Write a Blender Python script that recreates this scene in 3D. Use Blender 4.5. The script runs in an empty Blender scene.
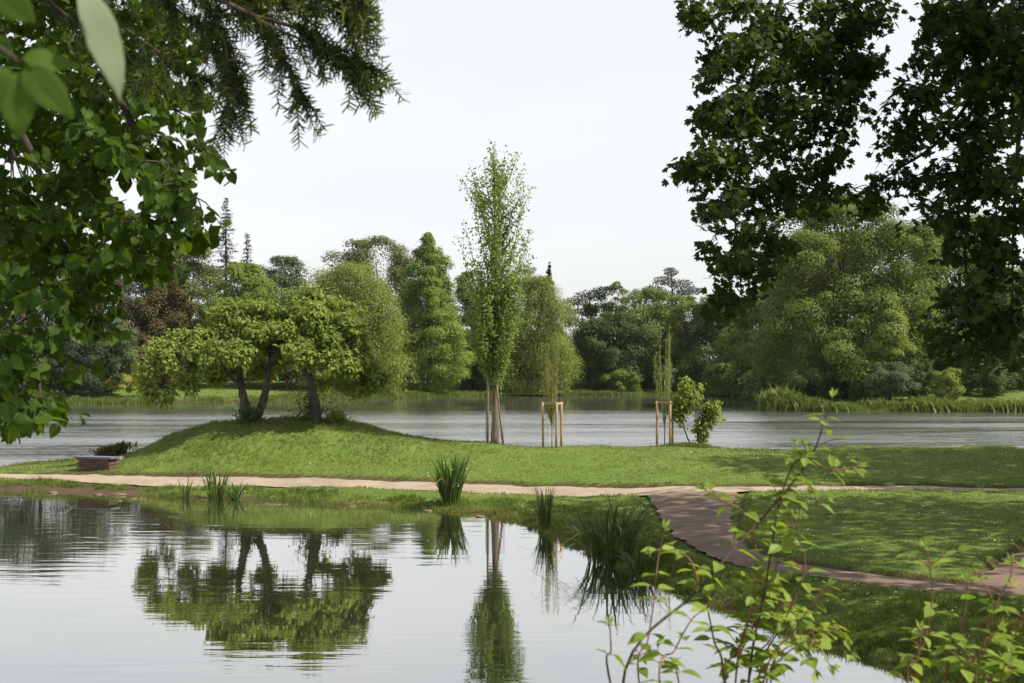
import bpy, math, random
import numpy as np
from mathutils import Vector

rng = np.random.default_rng(11)
random.seed(5)
C = bpy.context.scene.collection
SC = bpy.context.scene
R = math.radians
F, YH, CAMZ = 1400.0, 365.0, 5.0          # focal length in pixels, horizon row, eye height above the water

# ------------------------------------------------------------------ camera, sky, sun, exposure
cam_d = bpy.data.cameras.new("camera")
cam = bpy.data.objects.new("camera", cam_d)
C.objects.link(cam)
cam.location = (0, 0, CAMZ)
cam.rotation_euler = (R(90), 0, 0)
cam_d.sensor_width = 36
cam_d.lens = F / 1024 * 36
cam_d.shift_y = 23.5 / 1024
cam_d.clip_start = 0.05
cam_d.clip_end = 12000
cam_d.dof.use_dof = True
cam_d.dof.focus_distance = 25
cam_d.dof.aperture_fstop = 11
SC.camera = cam

SUN_EL, SUN_AZ = 50.0, 100.0                 # azimuth clockwise from +Y
world = bpy.data.worlds.new("World")
SC.world = world
world.use_nodes = True
nt = world.node_tree
nt.nodes.clear()
wo = nt.nodes.new("ShaderNodeOutputWorld")
bg = nt.nodes.new("ShaderNodeBackground")
sky = nt.nodes.new("ShaderNodeTexSky")
sky.sky_type = 'NISHITA'
sky.sun_disc = False
sky.sun_elevation = R(SUN_EL)
sky.sun_rotation = R(SUN_AZ)
sky.air_density = 1.0
sky.dust_density = 3.0
sky.ozone_density = 1.0
# thin bright veil of high cloud
tc = nt.nodes.new("ShaderNodeTexCoord")
mp = nt.nodes.new("ShaderNodeMapping")
mp.inputs["Scale"].default_value = (1.2, 1.2, 5.0)
nz = nt.nodes.new("ShaderNodeTexNoise")
nz.inputs["Scale"].default_value = 1.6
nz.inputs["Detail"].default_value = 5
mr = nt.nodes.new("ShaderNodeMapRange")
mr.inputs["From Min"].default_value = 0.3
mr.inputs["From Max"].default_value = 0.7
mr.inputs["To Min"].default_value = 0.74
mr.inputs["To Max"].default_value = 0.93
mx = nt.nodes.new("ShaderNodeMix")
mx.data_type = 'RGBA'
VEIL = (6.25, 6.32, 6.42, 1)
mx.inputs["B"].default_value = VEIL
L = nt.links.new
L(tc.outputs["Generated"], mp.inputs["Vector"])
L(mp.outputs["Vector"], nz.inputs["Vector"])
L(nz.outputs["Fac"], mr.inputs["Value"])
sz = nt.nodes.new("ShaderNodeSeparateXYZ")
L(tc.outputs["Generated"], sz.inputs[0])
hz = nt.nodes.new("ShaderNodeMapRange")          # the veil thins out overhead
hz.inputs["From Min"].default_value = 0.40
hz.inputs["From Max"].default_value = 0.85
hz.inputs["To Min"].default_value = 1.0
hz.inputs["To Max"].default_value = 0.42
L(sz.outputs["Z"], hz.inputs["Value"])
vm = nt.nodes.new("ShaderNodeMath")
vm.operation = 'MULTIPLY'
L(mr.outputs["Result"], vm.inputs[0])
L(hz.outputs["Result"], vm.inputs[1])
L(vm.outputs[0], mx.inputs["Factor"])
L(sky.outputs["Color"], mx.inputs["A"])
L(mx.outputs["Result"], bg.inputs["Color"])
bg.inputs["Strength"].default_value = 0.10
L(bg.outputs["Background"], wo.inputs["Surface"])

sun_d = bpy.data.lights.new("sun", 'SUN')
sun_d.energy = 5.0
sun_d.angle = R(0.6)
sun_d.color = (1.0, 0.93, 0.80)
sun = bpy.data.objects.new("sun", sun_d)
C.objects.link(sun)
sdir = Vector((math.sin(R(SUN_AZ)) * math.cos(R(SUN_EL)), math.cos(R(SUN_AZ)) * math.cos(R(SUN_EL)), math.sin(R(SUN_EL))))
sun.rotation_euler = sdir.to_track_quat('Z', 'Y').to_euler()
sun.location = (40, 20, 60)

SC.view_settings.view_transform = 'Standard'
SC.view_settings.look = 'None'
SC.view_settings.exposure = 0.72
SC.view_settings.gamma = 1
SC.render.engine = 'CYCLES'
SC.cycles.max_bounces = 8
SC.cycles.diffuse_bounces = 3
SC.cycles.glossy_bounces = 3
SC.cycles.transmission_bounces = 4
SC.cycles.use_denoising = True


def W(px, py, D):
    """world point seen at pixel (px, py) at depth D"""
    return np.array([(px - 512) / F * D, D, CAMZ - (py - YH) / F * D])


# ------------------------------------------------------------------ mesh helpers
class MB:
    def __init__(s):
        s.v, s.i, s.n, s.m, s.c = [], [], [], [], 0

    def add(s, verts, idx, sizes, mat=0):
        verts = np.asarray(verts, np.float32).reshape(-1, 3)
        s.v.append(verts)
        s.i.append(np.asarray(idx, np.int64).ravel() + s.c)
        sizes = np.asarray(sizes, np.int64).ravel()
        s.n.append(sizes)
        s.m.append(np.full(len(sizes), mat, np.int32))
        s.c += len(verts)

    def tube(s, pts, radii, sides=6, mat=0, cap=True):
        pts = np.asarray(pts, float)
        n = len(pts)
        radii = np.broadcast_to(np.asarray(radii, float), (n,))
        t = np.gradient(pts, axis=0)
        t /= np.linalg.norm(t, axis=1, keepdims=True) + 1e-9
        ref = np.array([1.0, 0, 0]) if abs(t[:, 0]).mean() < 0.8 else np.array([0, 1.0, 0])
        u = np.cross(t, ref)
        u /= np.linalg.norm(u, axis=1, keepdims=True) + 1e-9
        w = np.cross(t, u)
        a = np.linspace(0, 2 * math.pi, sides, endpoint=False)
        ring = pts[:, None, :] + radii[:, None, None] * (np.cos(a)[None, :, None] * u[:, None, :] + np.sin(a)[None, :, None] * w[:, None, :])
        k = np.arange(sides)
        k2 = (k + 1) % sides
        b = (np.arange(n - 1) * sides)[:, None]
        q = np.stack([b + k, b + k2, b + sides + k2, b + sides + k], -1).reshape(-1, 4)
        idx, sz = [q.ravel()], [np.full(len(q), 4)]
        if cap:
            idx += [k[::-1], (n - 1) * sides + k]
            sz += [[sides], [sides]]
        s.add(ring.reshape(-1, 3), np.concatenate(idx), np.concatenate(sz), mat)

    def box(s, c, size, rotz=0.0, mat=0, jit=0.0):
        x, y, z = np.asarray(size) / 2
        v = np.array([[-x, -y, -z], [x, -y, -z], [x, y, -z], [-x, y, -z], [-x, -y, z], [x, -y, z], [x, y, z], [-x, y, z]])
        if jit:
            v += rng.normal(0, jit, v.shape)
        cs, sn = math.cos(rotz), math.sin(rotz)
        v = v @ np.array([[cs, sn, 0], [-sn, cs, 0], [0, 0, 1]]) + np.asarray(c)
        s.add(v, [0, 3, 2, 1, 4, 5, 6, 7, 0, 1, 5, 4, 1, 2, 6, 5, 2, 3, 7, 6, 3, 0, 4, 7], [4] * 6, mat)

    def scatter(s, tpl, P, Rm, S, mat=0):
        """copies of a small template at points P with frames Rm (n,3,3; columns) and scales S"""
        tv, tf = tpl
        P = np.asarray(P, float)
        n = len(P)
        if n == 0:
            return
        S = np.broadcast_to(np.asarray(S, float), (n,))
        v = np.einsum('nij,kj->nki', Rm, tv) * S[:, None, None] + P[:, None, :]
        flat = np.concatenate([np.asarray(f) for f in tf])
        sz = np.array([len(f) for f in tf])
        idx = (np.arange(n) * len(tv))[:, None] + flat[None, :]
        s.add(v.reshape(-1, 3), idx, np.tile(sz, n), mat)

    def build(s, name, mats, parent=None, smooth=False):
        me = bpy.data.meshes.new(name)
        v = np.concatenate(s.v)
        i = np.concatenate(s.i)
        n = np.concatenate(s.n)
        me.vertices.add(len(v))
        me.vertices.foreach_set("co", v.astype(np.float32).ravel())
        me.loops.add(len(i))
        me.loops.foreach_set("vertex_index", i.astype(np.int32))
        me.polygons.add(len(n))
        st = np.zeros(len(n), np.int32)
        st[1:] = np.cumsum(n)[:-1]
        me.polygons.foreach_set("loop_start", st)
        try:
            me.polygons.foreach_set("loop_total", n.astype(np.int32))
        except Exception:
            pass
        if not isinstance(mats, (list, tuple)):
            mats = [mats]
        for m in mats:
            me.materials.append(m)
        me.polygons.foreach_set("material_index", np.concatenate(s.m))
        me.polygons.foreach_set("use_smooth", np.full(len(n), smooth, bool))
        me.update(calc_edges=True)
        me.validate()
        o = bpy.data.objects.new(name, me)
        C.objects.link(o)
        if parent is not None:
            o.parent = parent
            o.location = -np.array(parent.location)     # meshes are written in world coordinates
        return o


def tag(o, label=None, cat=None, group=None, kind=None):
    if label: o["label"] = label
    if cat: o["category"] = cat
    if group: o["group"] = group
    if kind: o["kind"] = kind
    return o


def thing(name, loc, label, cat, group=None):
    o = bpy.data.objects.new(name, None)
    C.objects.link(o)
    o.location = [float(q) for q in loc]
    o.empty_display_size = 0.2
    return tag(o, label, cat, group)


def norm(a):
    return a / (np.linalg.norm(a, axis=-1, keepdims=True) + 1e-9)


def frames(N, T):
    """columns: width, tip direction, normal"""
    N = norm(np.asarray(N, float))
    T = T - (T * N).sum(-1, keepdims=True) * N
    T = norm(T)
    X = np.cross(T, N)
    return np.stack([X, T, N], -1)


def rvec(n):
    return norm(rng.normal(size=(n, 3)))


def curve(pts, n=12):
    """Catmull-Rom through points"""
    p = np.asarray(pts, float)
    if len(p) == 2:
        return p[0] + (p[1] - p[0]) * np.linspace(0, 1, n)[:, None]
    p = np.vstack([2 * p[0] - p[1], p, 2 * p[-1] - p[-2]])
    out = []
    for k in range(1, len(p) - 2):
        t = np.linspace(0, 1, n, endpoint=False)[:, None]
        a, b, c, d = p[k - 1], p[k], p[k + 1], p[k + 2]
        out.append(0.5 * ((2 * b) + (-a + c) * t + (2 * a - 5 * b + 4 * c - d) * t ** 2 + (-a + 3 * b - 3 * c + d) * t ** 3))
    out.append(p[-2][None])
    return np.vstack(out)


# leaf templates: x width, y towards the tip (0..1), z normal
T_DIAMOND = (np.array([[0, 0, 0], [.36, .45, .07], [0, 1, -.05], [-.36, .45, .07]]), [[0, 1, 2, 3]])
T_LANCE = (np.array([[0, 0, 0], [.16, .4, .04], [0, 1, -.1], [-.16, .4, .04]]), [[0, 1, 2, 3]])
T_NEEDLE = (np.array([[-.065, 0, 0], [.065, 0, 0], [.06, .7, 0], [0, 1, 0], [-.06, .7, 0]]), [[0, 1, 2, 3, 4]])


def heart(wd=.44, droop=.16):
    y = [0.0, .0, .14, .36, .6, .82, 1.0]
    x = [0.0, .20, .40, .46, .36, .17, 0.0]
    k = wd / .46
    mid = [[0, t, -droop * t * t] for t in (0.05, .3, .6, 1.0)]
    v = list(mid)
    r = [[k * a, b - .04 * (j == 1), .10 - droop * b * b * 1.2] for j, (a, b) in enumerate(zip(x, y))][1:-1]
    l = [[-a, b, c] for a, b, c in r]
    nr = len(v)
    v += r
    nl = len(v)
    v += l
    R_, L_ = list(range(nr, nr + 5)), list(range(nl, nl + 5))
    f = [[0, R_[0], R_[1], R_[2], 1], [1, R_[2], R_[3], 2], [2, R_[3], R_[4], 3],
         [1, L_[2], L_[1], L_[0], 0], [2, L_[3], L_[2], 1], [3, L_[4], L_[3], 2]]
    return np.array(v), f


def ovate(wd=.3, droop=.12, fold=.08):
    y = [.12, .32, .55, .78]
    x = [.6, 1.0, .88, .45]
    mid = [[0, t, -droop * t * t] for t in (0., .32, .62, 1.0)]
    v = list(mid)
    r = [[wd * a, b, fold * a - droop * b * b] for a, b in zip(x, y)]
    l = [[-a, b, c] for a, b, c in r]
    v += r + l
    f = [[0, 4, 5, 1], [1, 5, 6, 2], [2, 6, 7, 3], [1, 9, 8, 0], [2, 10, 9, 1], [3, 11, 10, 2]]
    return np.array(v), f


def maple():
    pol = [(0, 0), (8, .44), (26, .70), (38, .54), (48, .78), (60, .92), (70, .66), (80, .86), (90, 1.05)]
    right = [(r * math.cos(R(a)), r * math.sin(R(a))) for a, r in pol[1:]]
    v = [[0, 0, 0]] + [[x, y, .10 * abs(x) - .08 * y] for x, y in right] + [[-x, y, .10 * abs(x) - .08 * y] for x, y in right[:-1][::-1]]
    n = len(v)
    return np.array(v), [list(range(0, 9)), [0] + list(range(8, n))]


def fine_leaf(wd=.25, n=14):
    t = np.linspace(0, 1, n)
    w = wd * np.sin(math.pi * t ** .80) ** .85 * (1 + .05 * np.sin(t * 40))
    w[0] = w[-1] = .004
    z0 = -.16 * t ** 2 + .015 * np.sin(t * 9)
    v = np.concatenate([np.stack([0 * t, t, z0], -1), np.stack([w * .55, t + .02, z0 + .05 * np.sin(math.pi * t) + .012 * np.sin(t * 38)], -1), np.stack([w, t, z0 + .045 * np.sin(math.pi * t)], -1),
                        np.stack([-w * .55, t + .02, z0 + .05 * np.sin(math.pi * t) + .012 * np.sin(t * 38 + 1)], -1), np.stack([-w, t, z0 + .03 * np.sin(math.pi * t)], -1)])
    f = []
    for k in range(n - 1):
        for a, b in ((0, 1), (1, 2)):
            f.append([a * n + k, b * n + k, b * n + k + 1, a * n + k + 1])
        for a, b in ((0, 3), (3, 4)):
            f.append([a * n + k + 1, b * n + k + 1, b * n + k, a * n + k])
    return v, f


T_HEART, T_OVATE, T_MAPLE = heart(), ovate(), maple()


# ------------------------------------------------------------------ materials
def new_mat(name):
    m = bpy.data.materials.new(name)
    m.use_nodes = True
    t = m.node_tree
    t.nodes.clear()
    return m, t, t.nodes.new, t.links.new


def leaf_mat(name, c1, c2, trans=.35, rough=.6, tint=None, spec=.10, nscale=.6, dry=None):
    """leaf surface with natural leaf-to-leaf variety and light coming through the blade"""
    m, t, N, L = new_mat(name)
    geo = N("ShaderNodeNewGeometry")
    tcx = N("ShaderNodeTexCoord")
    nzx = N("ShaderNodeTexNoise")
    nzx.inputs["Scale"].default_value = nscale
    nzx.inputs["Detail"].default_value = 3
    L(tcx.outputs["Object"], nzx.inputs["Vector"])
    add = N("ShaderNodeMath"); add.operation = 'MULTIPLY_ADD'
    L(geo.outputs["Random Per Island"], add.inputs[0]); add.inputs[1].default_value = .6
    sc = N("ShaderNodeMapRange")
    sc.inputs["From Min"].default_value = .3; sc.inputs["From Max"].default_value = .7
    sc.inputs["To Max"].default_value = .4
    L(nzx.outputs["Fac"], sc.inputs["Value"])
    L(sc.outputs["Result"], add.inputs[2])
    mix = N("ShaderNodeMix"); mix.data_type = 'RGBA'
    mix.inputs["A"].default_value = (*c1, 1); mix.inputs["B"].default_value = (*c2, 1)
    L(add.outputs[0], mix.inputs["Factor"])
    if dry:                                          # sun-dried and weedy patches
        nd = N("ShaderNodeTexNoise"); nd.inputs["Scale"].default_value = .45; nd.inputs["Detail"].default_value = 6; nd.inputs["Roughness"].default_value = .7
        L(tcx.outputs["Object"], nd.inputs["Vector"])
        dr_ = N("ShaderNodeMapRange"); dr_.inputs["From Min"].default_value = .47; dr_.inputs["From Max"].default_value = .66; dr_.inputs["To Max"].default_value = 1
        L(nd.outputs["Fac"], dr_.inputs["Value"])
        mix2 = N("ShaderNodeMix"); mix2.data_type = 'RGBA'; mix2.inputs["B"].default_value = (*dry, 1)
        L(dr_.outputs["Result"], mix2.inputs["Factor"]); L(mix.outputs["Result"], mix2.inputs["A"])
        mix = mix2
    p = N("ShaderNodeBsdfPrincipled")
    p.inputs["Roughness"].default_value = rough
    p.inputs["Specular IOR Level"].default_value = spec
    L(mix.outputs["Result"], p.inputs["Base Color"])
    tr = N("ShaderNodeBsdfTranslucent")
    tm = N("ShaderNodeMix"); tm.data_type = 'RGBA'; tm.blend_type = 'MULTIPLY'
    tm.inputs["Factor"].default_value = 1
    tm.inputs["B"].default_value = (*(tint or (1.7, 1.55, .55)), 1)
    L(mix.outputs["Result"], tm.inputs["A"])
    L(tm.outputs["Result"], tr.inputs["Color"])
    ms = N("ShaderNodeMixShader"); ms.inputs[0].default_value = trans
    L(p.outputs[0], ms.inputs[1]); L(tr.outputs[0], ms.inputs[2])
    o = N("ShaderNodeOutputMaterial")
    L(ms.outputs[0], o.inputs["Surface"])
    return m


def noisy_mat(name, c1, c2, scale=8, rough=.85, bump=.3, stretch=(1, 1, 1), dist=.02, detail=6):
    m, t, N, L = new_mat(name)
    tcx = N("ShaderNodeTexCoord"); mpx = N("ShaderNodeMapping")
    mpx.inputs["Scale"].default_value = stretch
    L(tcx.outputs["Object"], mpx.inputs["Vector"])
    nzx = N("ShaderNodeTexNoise"); nzx.inputs["Scale"].default_value = scale; nzx.inputs["Detail"].default_value = detail
    nzx.inputs["Roughness"].default_value = .65
    L(mpx.outputs["Vector"], nzx.inputs["Vector"])
    cr = N("ShaderNodeValToRGB")
    cr.color_ramp.elements[0].position = .32; cr.color_ramp.elements[0].color = (*c1, 1)
    cr.color_ramp.elements[1].position = .68; cr.color_ramp.elements[1].color = (*c2, 1)
    L(nzx.outputs["Fac"], cr.inputs["Fac"])
    p = N("ShaderNodeBsdfPrincipled"); p.inputs["Roughness"].default_value = rough
    p.inputs["Specular IOR Level"].default_value = .25
    L(cr.outputs["Color"], p.inputs["Base Color"])
    b = N("ShaderNodeBump"); b.inputs["Strength"].default_value = bump; b.inputs["Distance"].default_value = dist
    L(nzx.outputs["Fac"], b.inputs["Height"]); L(b.outputs["Normal"], p.inputs["Normal"])
    o = N("ShaderNodeOutputMaterial"); L(p.outputs[0], o.inputs["Surface"])
    return m


def ground_mat():
    m, t, N, L = new_mat("turf")
    tcx = N("ShaderNodeTexCoord")
    n1 = N("ShaderNodeTexNoise"); n1.inputs["Scale"].default_value = .55; n1.inputs["Detail"].default_value = 8; n1.inputs["Roughness"].default_value = .7
    n2 = N("ShaderNodeTexNoise"); n2.inputs["Scale"].default_value = 14; n2.inputs["Detail"].default_value = 5
    L(tcx.outputs["Object"], n1.inputs["Vector"]); L(tcx.outputs["Object"], n2.inputs["Vector"])
    cr = N("ShaderNodeValToRGB")
    e = cr.color_ramp.elements
    e[0].position = .3; e[0].color = (.060, .100, .018, 1)
    e[1].position = .72; e[1].color = (.125, .160, .036, 1)
    x = e.new(.52); x.color = (.088, .130, .024, 1)
    ad = N("ShaderNodeMath"); ad.operation = 'MULTIPLY_ADD'
    L(n2.outputs["Fac"], ad.inputs[0]); ad.inputs[1].default_value = .5
    sb = N("ShaderNodeMath"); sb.operation = 'MULTIPLY_ADD'; sb.inputs[1].default_value = .9; sb.inputs[2].default_value = -.2
    L(n1.outputs["Fac"], sb.inputs[0]); L(sb.outputs[0], ad.inputs[2])
    L(ad.outputs[0], cr.inputs["Fac"])
    # bare soil where the turf is cut steep, and mud at and below the waterline
    geo = N("ShaderNodeNewGeometry"); sx = N("ShaderNodeSeparateXYZ"); L(geo.outputs["True Normal"], sx.inputs[0])
    st = N("ShaderNodeMapRange"); st.inputs["From Min"].default_value = .90; st.inputs["From Max"].default_value = .78
    L(sx.outputs["Z"], st.inputs["Value"])
    px = N("ShaderNodeSeparateXYZ"); L(geo.outputs["Position"], px.inputs[0])
    wz = N("ShaderNodeMapRange"); wz.inputs["From Min"].default_value = .10; wz.inputs["From Max"].default_value = .02
    L(px.outputs["Z"], wz.inputs["Value"])
    bx = N("ShaderNodeMapRange"); bx.inputs["From Min"].default_value = -13.8; bx.inputs["From Max"].default_value = -14.6; L(px.outputs["X"], bx.inputs["Value"])
    by = N("ShaderNodeMapRange"); by.inputs["From Min"].default_value = 48; by.inputs["From Max"].default_value = 49; L(px.outputs["Y"], by.inputs["Value"])
    bz = N("ShaderNodeMapRange"); bz.inputs["From Min"].default_value = .30; bz.inputs["From Max"].default_value = .22; L(px.outputs["Z"], bz.inputs["Value"])
    b1 = N("ShaderNodeMath"); b1.operation = 'MULTIPLY'; L(bx.outputs[0], b1.inputs[0]); L(by.outputs[0], b1.inputs[1])
    b2 = N("ShaderNodeMath"); b2.operation = 'MULTIPLY'; L(b1.outputs[0], b2.inputs[0]); L(bz.outputs[0], b2.inputs[1])
    b3 = N("ShaderNodeMath"); b3.operation = 'MAXIMUM'; L(b2.outputs[0], b3.inputs[0]); L(wz.outputs["Result"], b3.inputs[1])
    wz = b3
    mxm = N("ShaderNodeMath"); mxm.operation = 'MAXIMUM'; L(st.outputs["Result"], mxm.inputs[0]); L(wz.outputs[0], mxm.inputs[1])
    soil = N("ShaderNodeValToRGB")
    soil.color_ramp.elements[0].color = (.035, .026, .016, 1); soil.color_ramp.elements[1].color = (.11, .075, .045, 1)
    L(n2.outputs["Fac"], soil.inputs["Fac"])
    mix = N("ShaderNodeMix"); mix.data_type = 'RGBA'
    L(mxm.outputs[0], mix.inputs["Factor"]); L(cr.outputs["Color"], mix.inputs["A"]); L(soil.outputs["Color"], mix.inputs["B"])
    p = N("ShaderNodeBsdfPrincipled"); p.inputs["Roughness"].default_value = .95; p.inputs["Specular IOR Level"].default_value = .1
    L(mix.outputs["Result"], p.inputs["Base Color"])
    b = N("ShaderNodeBump"); b.inputs["Strength"].default_value = .6; b.inputs["Distance"].default_value = .05
    L(n2.outputs["Fac"], b.inputs["Height"]); L(b.outputs["Normal"], p.inputs["Normal"])
    o = N("ShaderNodeOutputMaterial"); L(p.outputs[0], o.inputs["Surface"])
    return m


def water_mat(name, body, layers, fmin, fmax, mask=None, ruffle=0):
    """murky water; layers = [(scale xyz, bump height in metres)], mask = (scale xyz, lo, hi) quiet/ruffled patches"""
    m, t, N, L = new_mat(name)
    tcx = N("ShaderNodeTexCoord")
    prev = None
    for k, (scl, dist) in enumerate(layers):
        mpx = N("ShaderNodeMapping"); mpx.inputs["Scale"].default_value = scl
        mpx.inputs["Rotation"].default_value = (0, 0, R(7 * (k - 1)))
        L(tcx.outputs["Object"], mpx.inputs["Vector"])
        nzx = N("ShaderNodeTexNoise"); nzx.inputs["Scale"].default_value = 1; nzx.inputs["Detail"].default_value = 2
        L(mpx.outputs["Vector"], nzx.inputs["Vector"])
        ml = N("ShaderNodeMath"); ml.operation = 'MULTIPLY'; ml.inputs[1].default_value = dist
        L(nzx.outputs["Fac"], ml.inputs[0])
        if prev is None:
            prev = ml
        else:
            ad = N("ShaderNodeMath"); ad.operation = 'ADD'; L(prev.outputs[0], ad.inputs[0]); L(ml.outputs[0], ad.inputs[1]); prev = ad
    bump = N("ShaderNodeBump"); bump.inputs["Distance"].default_value = 1
    L(prev.outputs[0], bump.inputs["Height"])
    if mask:
        mpm = N("ShaderNodeMapping"); mpm.inputs["Scale"].default_value = mask[0]; L(tcx.outputs["Object"], mpm.inputs["Vector"])
        nm = N("ShaderNodeTexNoise"); nm.inputs["Scale"].default_value = 1; nm.inputs["Detail"].default_value = 3
        L(mpm.outputs["Vector"], nm.inputs["Vector"])
        rr = N("ShaderNodeMapRange"); rr.inputs["From Min"].default_value = .38; rr.inputs["From Max"].default_value = .60
        rr.inputs["To Min"].default_value = mask[1]; rr.inputs["To Max"].default_value = mask[2]
        L(nm.outputs["Fac"], rr.inputs["Value"])
        fac = rr.outputs["Result"]
        if len(mask) > 3:        # the lee of the far wood lies still
            sp = N("ShaderNodeSeparateXYZ"); L(tcx.outputs["Object"], sp.inputs[0])
            qq = N("ShaderNodeMath"); qq.operation = 'MULTIPLY_ADD'; qq.inputs[1].default_value = mask[4]
            L(sp.outputs["X"], qq.inputs[0]); L(sp.outputs["Y"], qq.inputs[2])
            ym = N("ShaderNodeMapRange"); ym.inputs["From Min"].default_value = mask[3][0]; ym.inputs["From Max"].default_value = mask[3][1]
            ym.inputs["To Min"].default_value = 1; ym.inputs["To Max"].default_value = mask[3][2]
            wob = N("ShaderNodeMath"); wob.operation = 'MULTIPLY_ADD'; wob.inputs[1].default_value = 50; L(nm.outputs["Fac"], wob.inputs[0])
            L(qq.outputs[0], wob.inputs[2])
            L(wob.outputs[0], ym.inputs["Value"])
            mm = N("ShaderNodeMath"); mm.operation = 'MULTIPLY'; L(fac, mm.inputs[0]); L(ym.outputs["Result"], mm.inputs[1]); fac = mm.outputs[0]
        L(fac, bump.inputs["Strength"])
        rfac = fac
    else:
        bump.inputs["Strength"].default_value = 1
    df = N("ShaderNodeBsdfDiffuse"); df.inputs["Color"].default_value = (*body, 1)
    gl = N("ShaderNodeBsdfGlossy"); gl.inputs["Roughness"].default_value = .015
    if ruffle:                                       # ripples too fine to see one by one
        rg = N("ShaderNodeMath"); rg.operation = 'MULTIPLY_ADD'; rg.inputs[1].default_value = ruffle; rg.inputs[2].default_value = .03
        L(rfac, rg.inputs[0]); L(rg.outputs[0], gl.inputs["Roughness"])
    gl.inputs["Color"].default_value = (.98, .97, .95, 1)
    L(bump.outputs["Normal"], gl.inputs["Normal"])
    lw = N("ShaderNodeLayerWeight"); lw.inputs["Blend"].default_value = .5
    L(bump.outputs["Normal"], lw.inputs["Normal"])
    fr = N("ShaderNodeMapRange"); fr.inputs["From Min"].default_value = .45; fr.inputs["From Max"].default_value = .97
    fr.inputs["To Min"].default_value = fmin; fr.inputs["To Max"].default_value = fmax
    L(lw.outputs["Facing"], fr.inputs["Value"])
    ms = N("ShaderNodeMixShader"); L(fr.outputs["Result"], ms.inputs[0]); L(df.outputs[0], ms.inputs[1]); L(gl.outputs[0], ms.inputs[2])
    o = N("ShaderNodeOutputMaterial"); L(ms.outputs[0], o.inputs["Surface"])
    return m


M = {}
M['turf'] = ground_mat()
M['gravel'] = noisy_mat("path_gravel", (.24, .175, .125), (.36, .27, .205), 30, .95, .5, dist=.015)


def path_mat(name, c1, c2, damp):
    """trodden gravel: fine grit, pebbles and broad worn or damp patches"""
    m, t, N, L = new_mat(name)
    tcx = N("ShaderNodeTexCoord")
    n1 = N("ShaderNodeTexNoise"); n1.inputs["Scale"].default_value = 28; n1.inputs["Detail"].default_value = 8; n1.inputs["Roughness"].default_value = .75
    n2 = N("ShaderNodeTexNoise"); n2.inputs["Scale"].default_value = .9; n2.inputs["Detail"].default_value = 6; n2.inputs["Roughness"].default_value = .65
    vo = N("ShaderNodeTexVoronoi"); vo.inputs["Scale"].default_value = 22
    for q_ in (n1, n2, vo): L(tcx.outputs["Object"], q_.inputs["Vector"])
    cr = N("ShaderNodeValToRGB")
    cr.color_ramp.elements[0].position = .34; cr.color_ramp.elements[0].color = (*c1, 1)
    cr.color_ramp.elements[1].position = .66; cr.color_ramp.elements[1].color = (*c2, 1)
    L(n1.outputs["Fac"], cr.inputs["Fac"])
    mr_ = N("ShaderNodeMapRange"); mr_.inputs["From Min"].default_value = .42; mr_.inputs["From Max"].default_value = .66; mr_.inputs["To Max"].default_value = .75
    L(n2.outputs["Fac"], mr_.inputs["Value"])
    mx1 = N("ShaderNodeMix"); mx1.data_type = 'RGBA'; mx1.inputs["B"].default_value = (*damp, 1)
    L(mr_.outputs["Result"], mx1.inputs["Factor"]); L(cr.outputs["Color"], mx1.inputs["A"])
    pb_ = N("ShaderNodeMapRange"); pb_.inputs["From Min"].default_value = .16; pb_.inputs["From Max"].default_value = .06; pb_.inputs["To Max"].default_value = .6
    L(vo.outputs["Distance"], pb_.inputs["Value"])
    mx2 = N("ShaderNodeMix"); mx2.data_type = 'RGBA'; mx2.inputs["B"].default_value = (c2[0] * 1.5, c2[1] * 1.55, c2[2] * 1.7, 1)
    L(pb_.outputs["Result"], mx2.inputs["Factor"]); L(mx1.outputs["Result"], mx2.inputs["A"])
    p = N("ShaderNodeBsdfPrincipled"); p.inputs["Roughness"].default_value = .95; p.inputs["Specular IOR Level"].default_value = .15
    L(mx2.outputs["Result"], p.inputs["Base Color"])
    b = N("ShaderNodeBump"); b.inputs["Strength"].default_value = .7; b.inputs["Distance"].default_value = .02
    L(n1.outputs["Fac"], b.inputs["Height"]); L(b.outputs["Normal"], p.inputs["Normal"])
    o = N("ShaderNodeOutputMaterial"); L(p.outputs[0], o.inputs["Surface"])
    return m


M['gravel'] = path_mat("path_gravel", (.235, .185, .132), (.34, .28, .212), (.20, .155, .112))
M['earth'] = path_mat("path_earth_shaded", (.125, .088, .064), (.22, .158, .118), (.10, .072, .052))  # brown soil of the branch paths, tree shade partly put into its colour
M['pond'] = water_mat("pond_water", (.030, .034, .018), [((.40, 2.0, 1), .0065), ((1.4, 6, 1), .0008)], .14, .93, ((.12, .30, 1), .12, 1.0))
M['lake'] = water_mat("lake_water", (.05, .055, .045), [((.12, .42, 1), .50), ((.5, 1.5, 1), .26), ((2, 4.2, 1), .05)], .20, .80, ((.022, .10, 1), .42, 1.0, (160, 190, .05), .0), .205)
M['bark'] = noisy_mat("bark", (.035, .028, .022), (.13, .105, .085), 6, .9, .8, (1, 1, .25), .05)
M['bark_mound'] = noisy_mat("lichened_bark", (.022, .018, .014), (.12, .10, .085), 3.5, .9, .9, (1, 1, .35), .06)
M['bark_dark'] = noisy_mat("dark_bark", (.02, .016, .012), (.06, .048, .036), 8, .9, .6, (1, 1, .3), .03)
M['bark_grey'] = noisy_mat("poplar_bark", (.09, .07, .05), (.24, .19, .14), 7, .9, .6, (1, 1, .3), .03)
M['twig_red'] = noisy_mat("red_brown_twig", (.11, .05, .03), (.26, .13, .08), 60, .7, .3, (1, 1, .3), .002)
M['shoot'] = noisy_mat("green_brown_shoot", (.19, .18, .075), (.34, .30, .15), 30, .8, .2)
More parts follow.
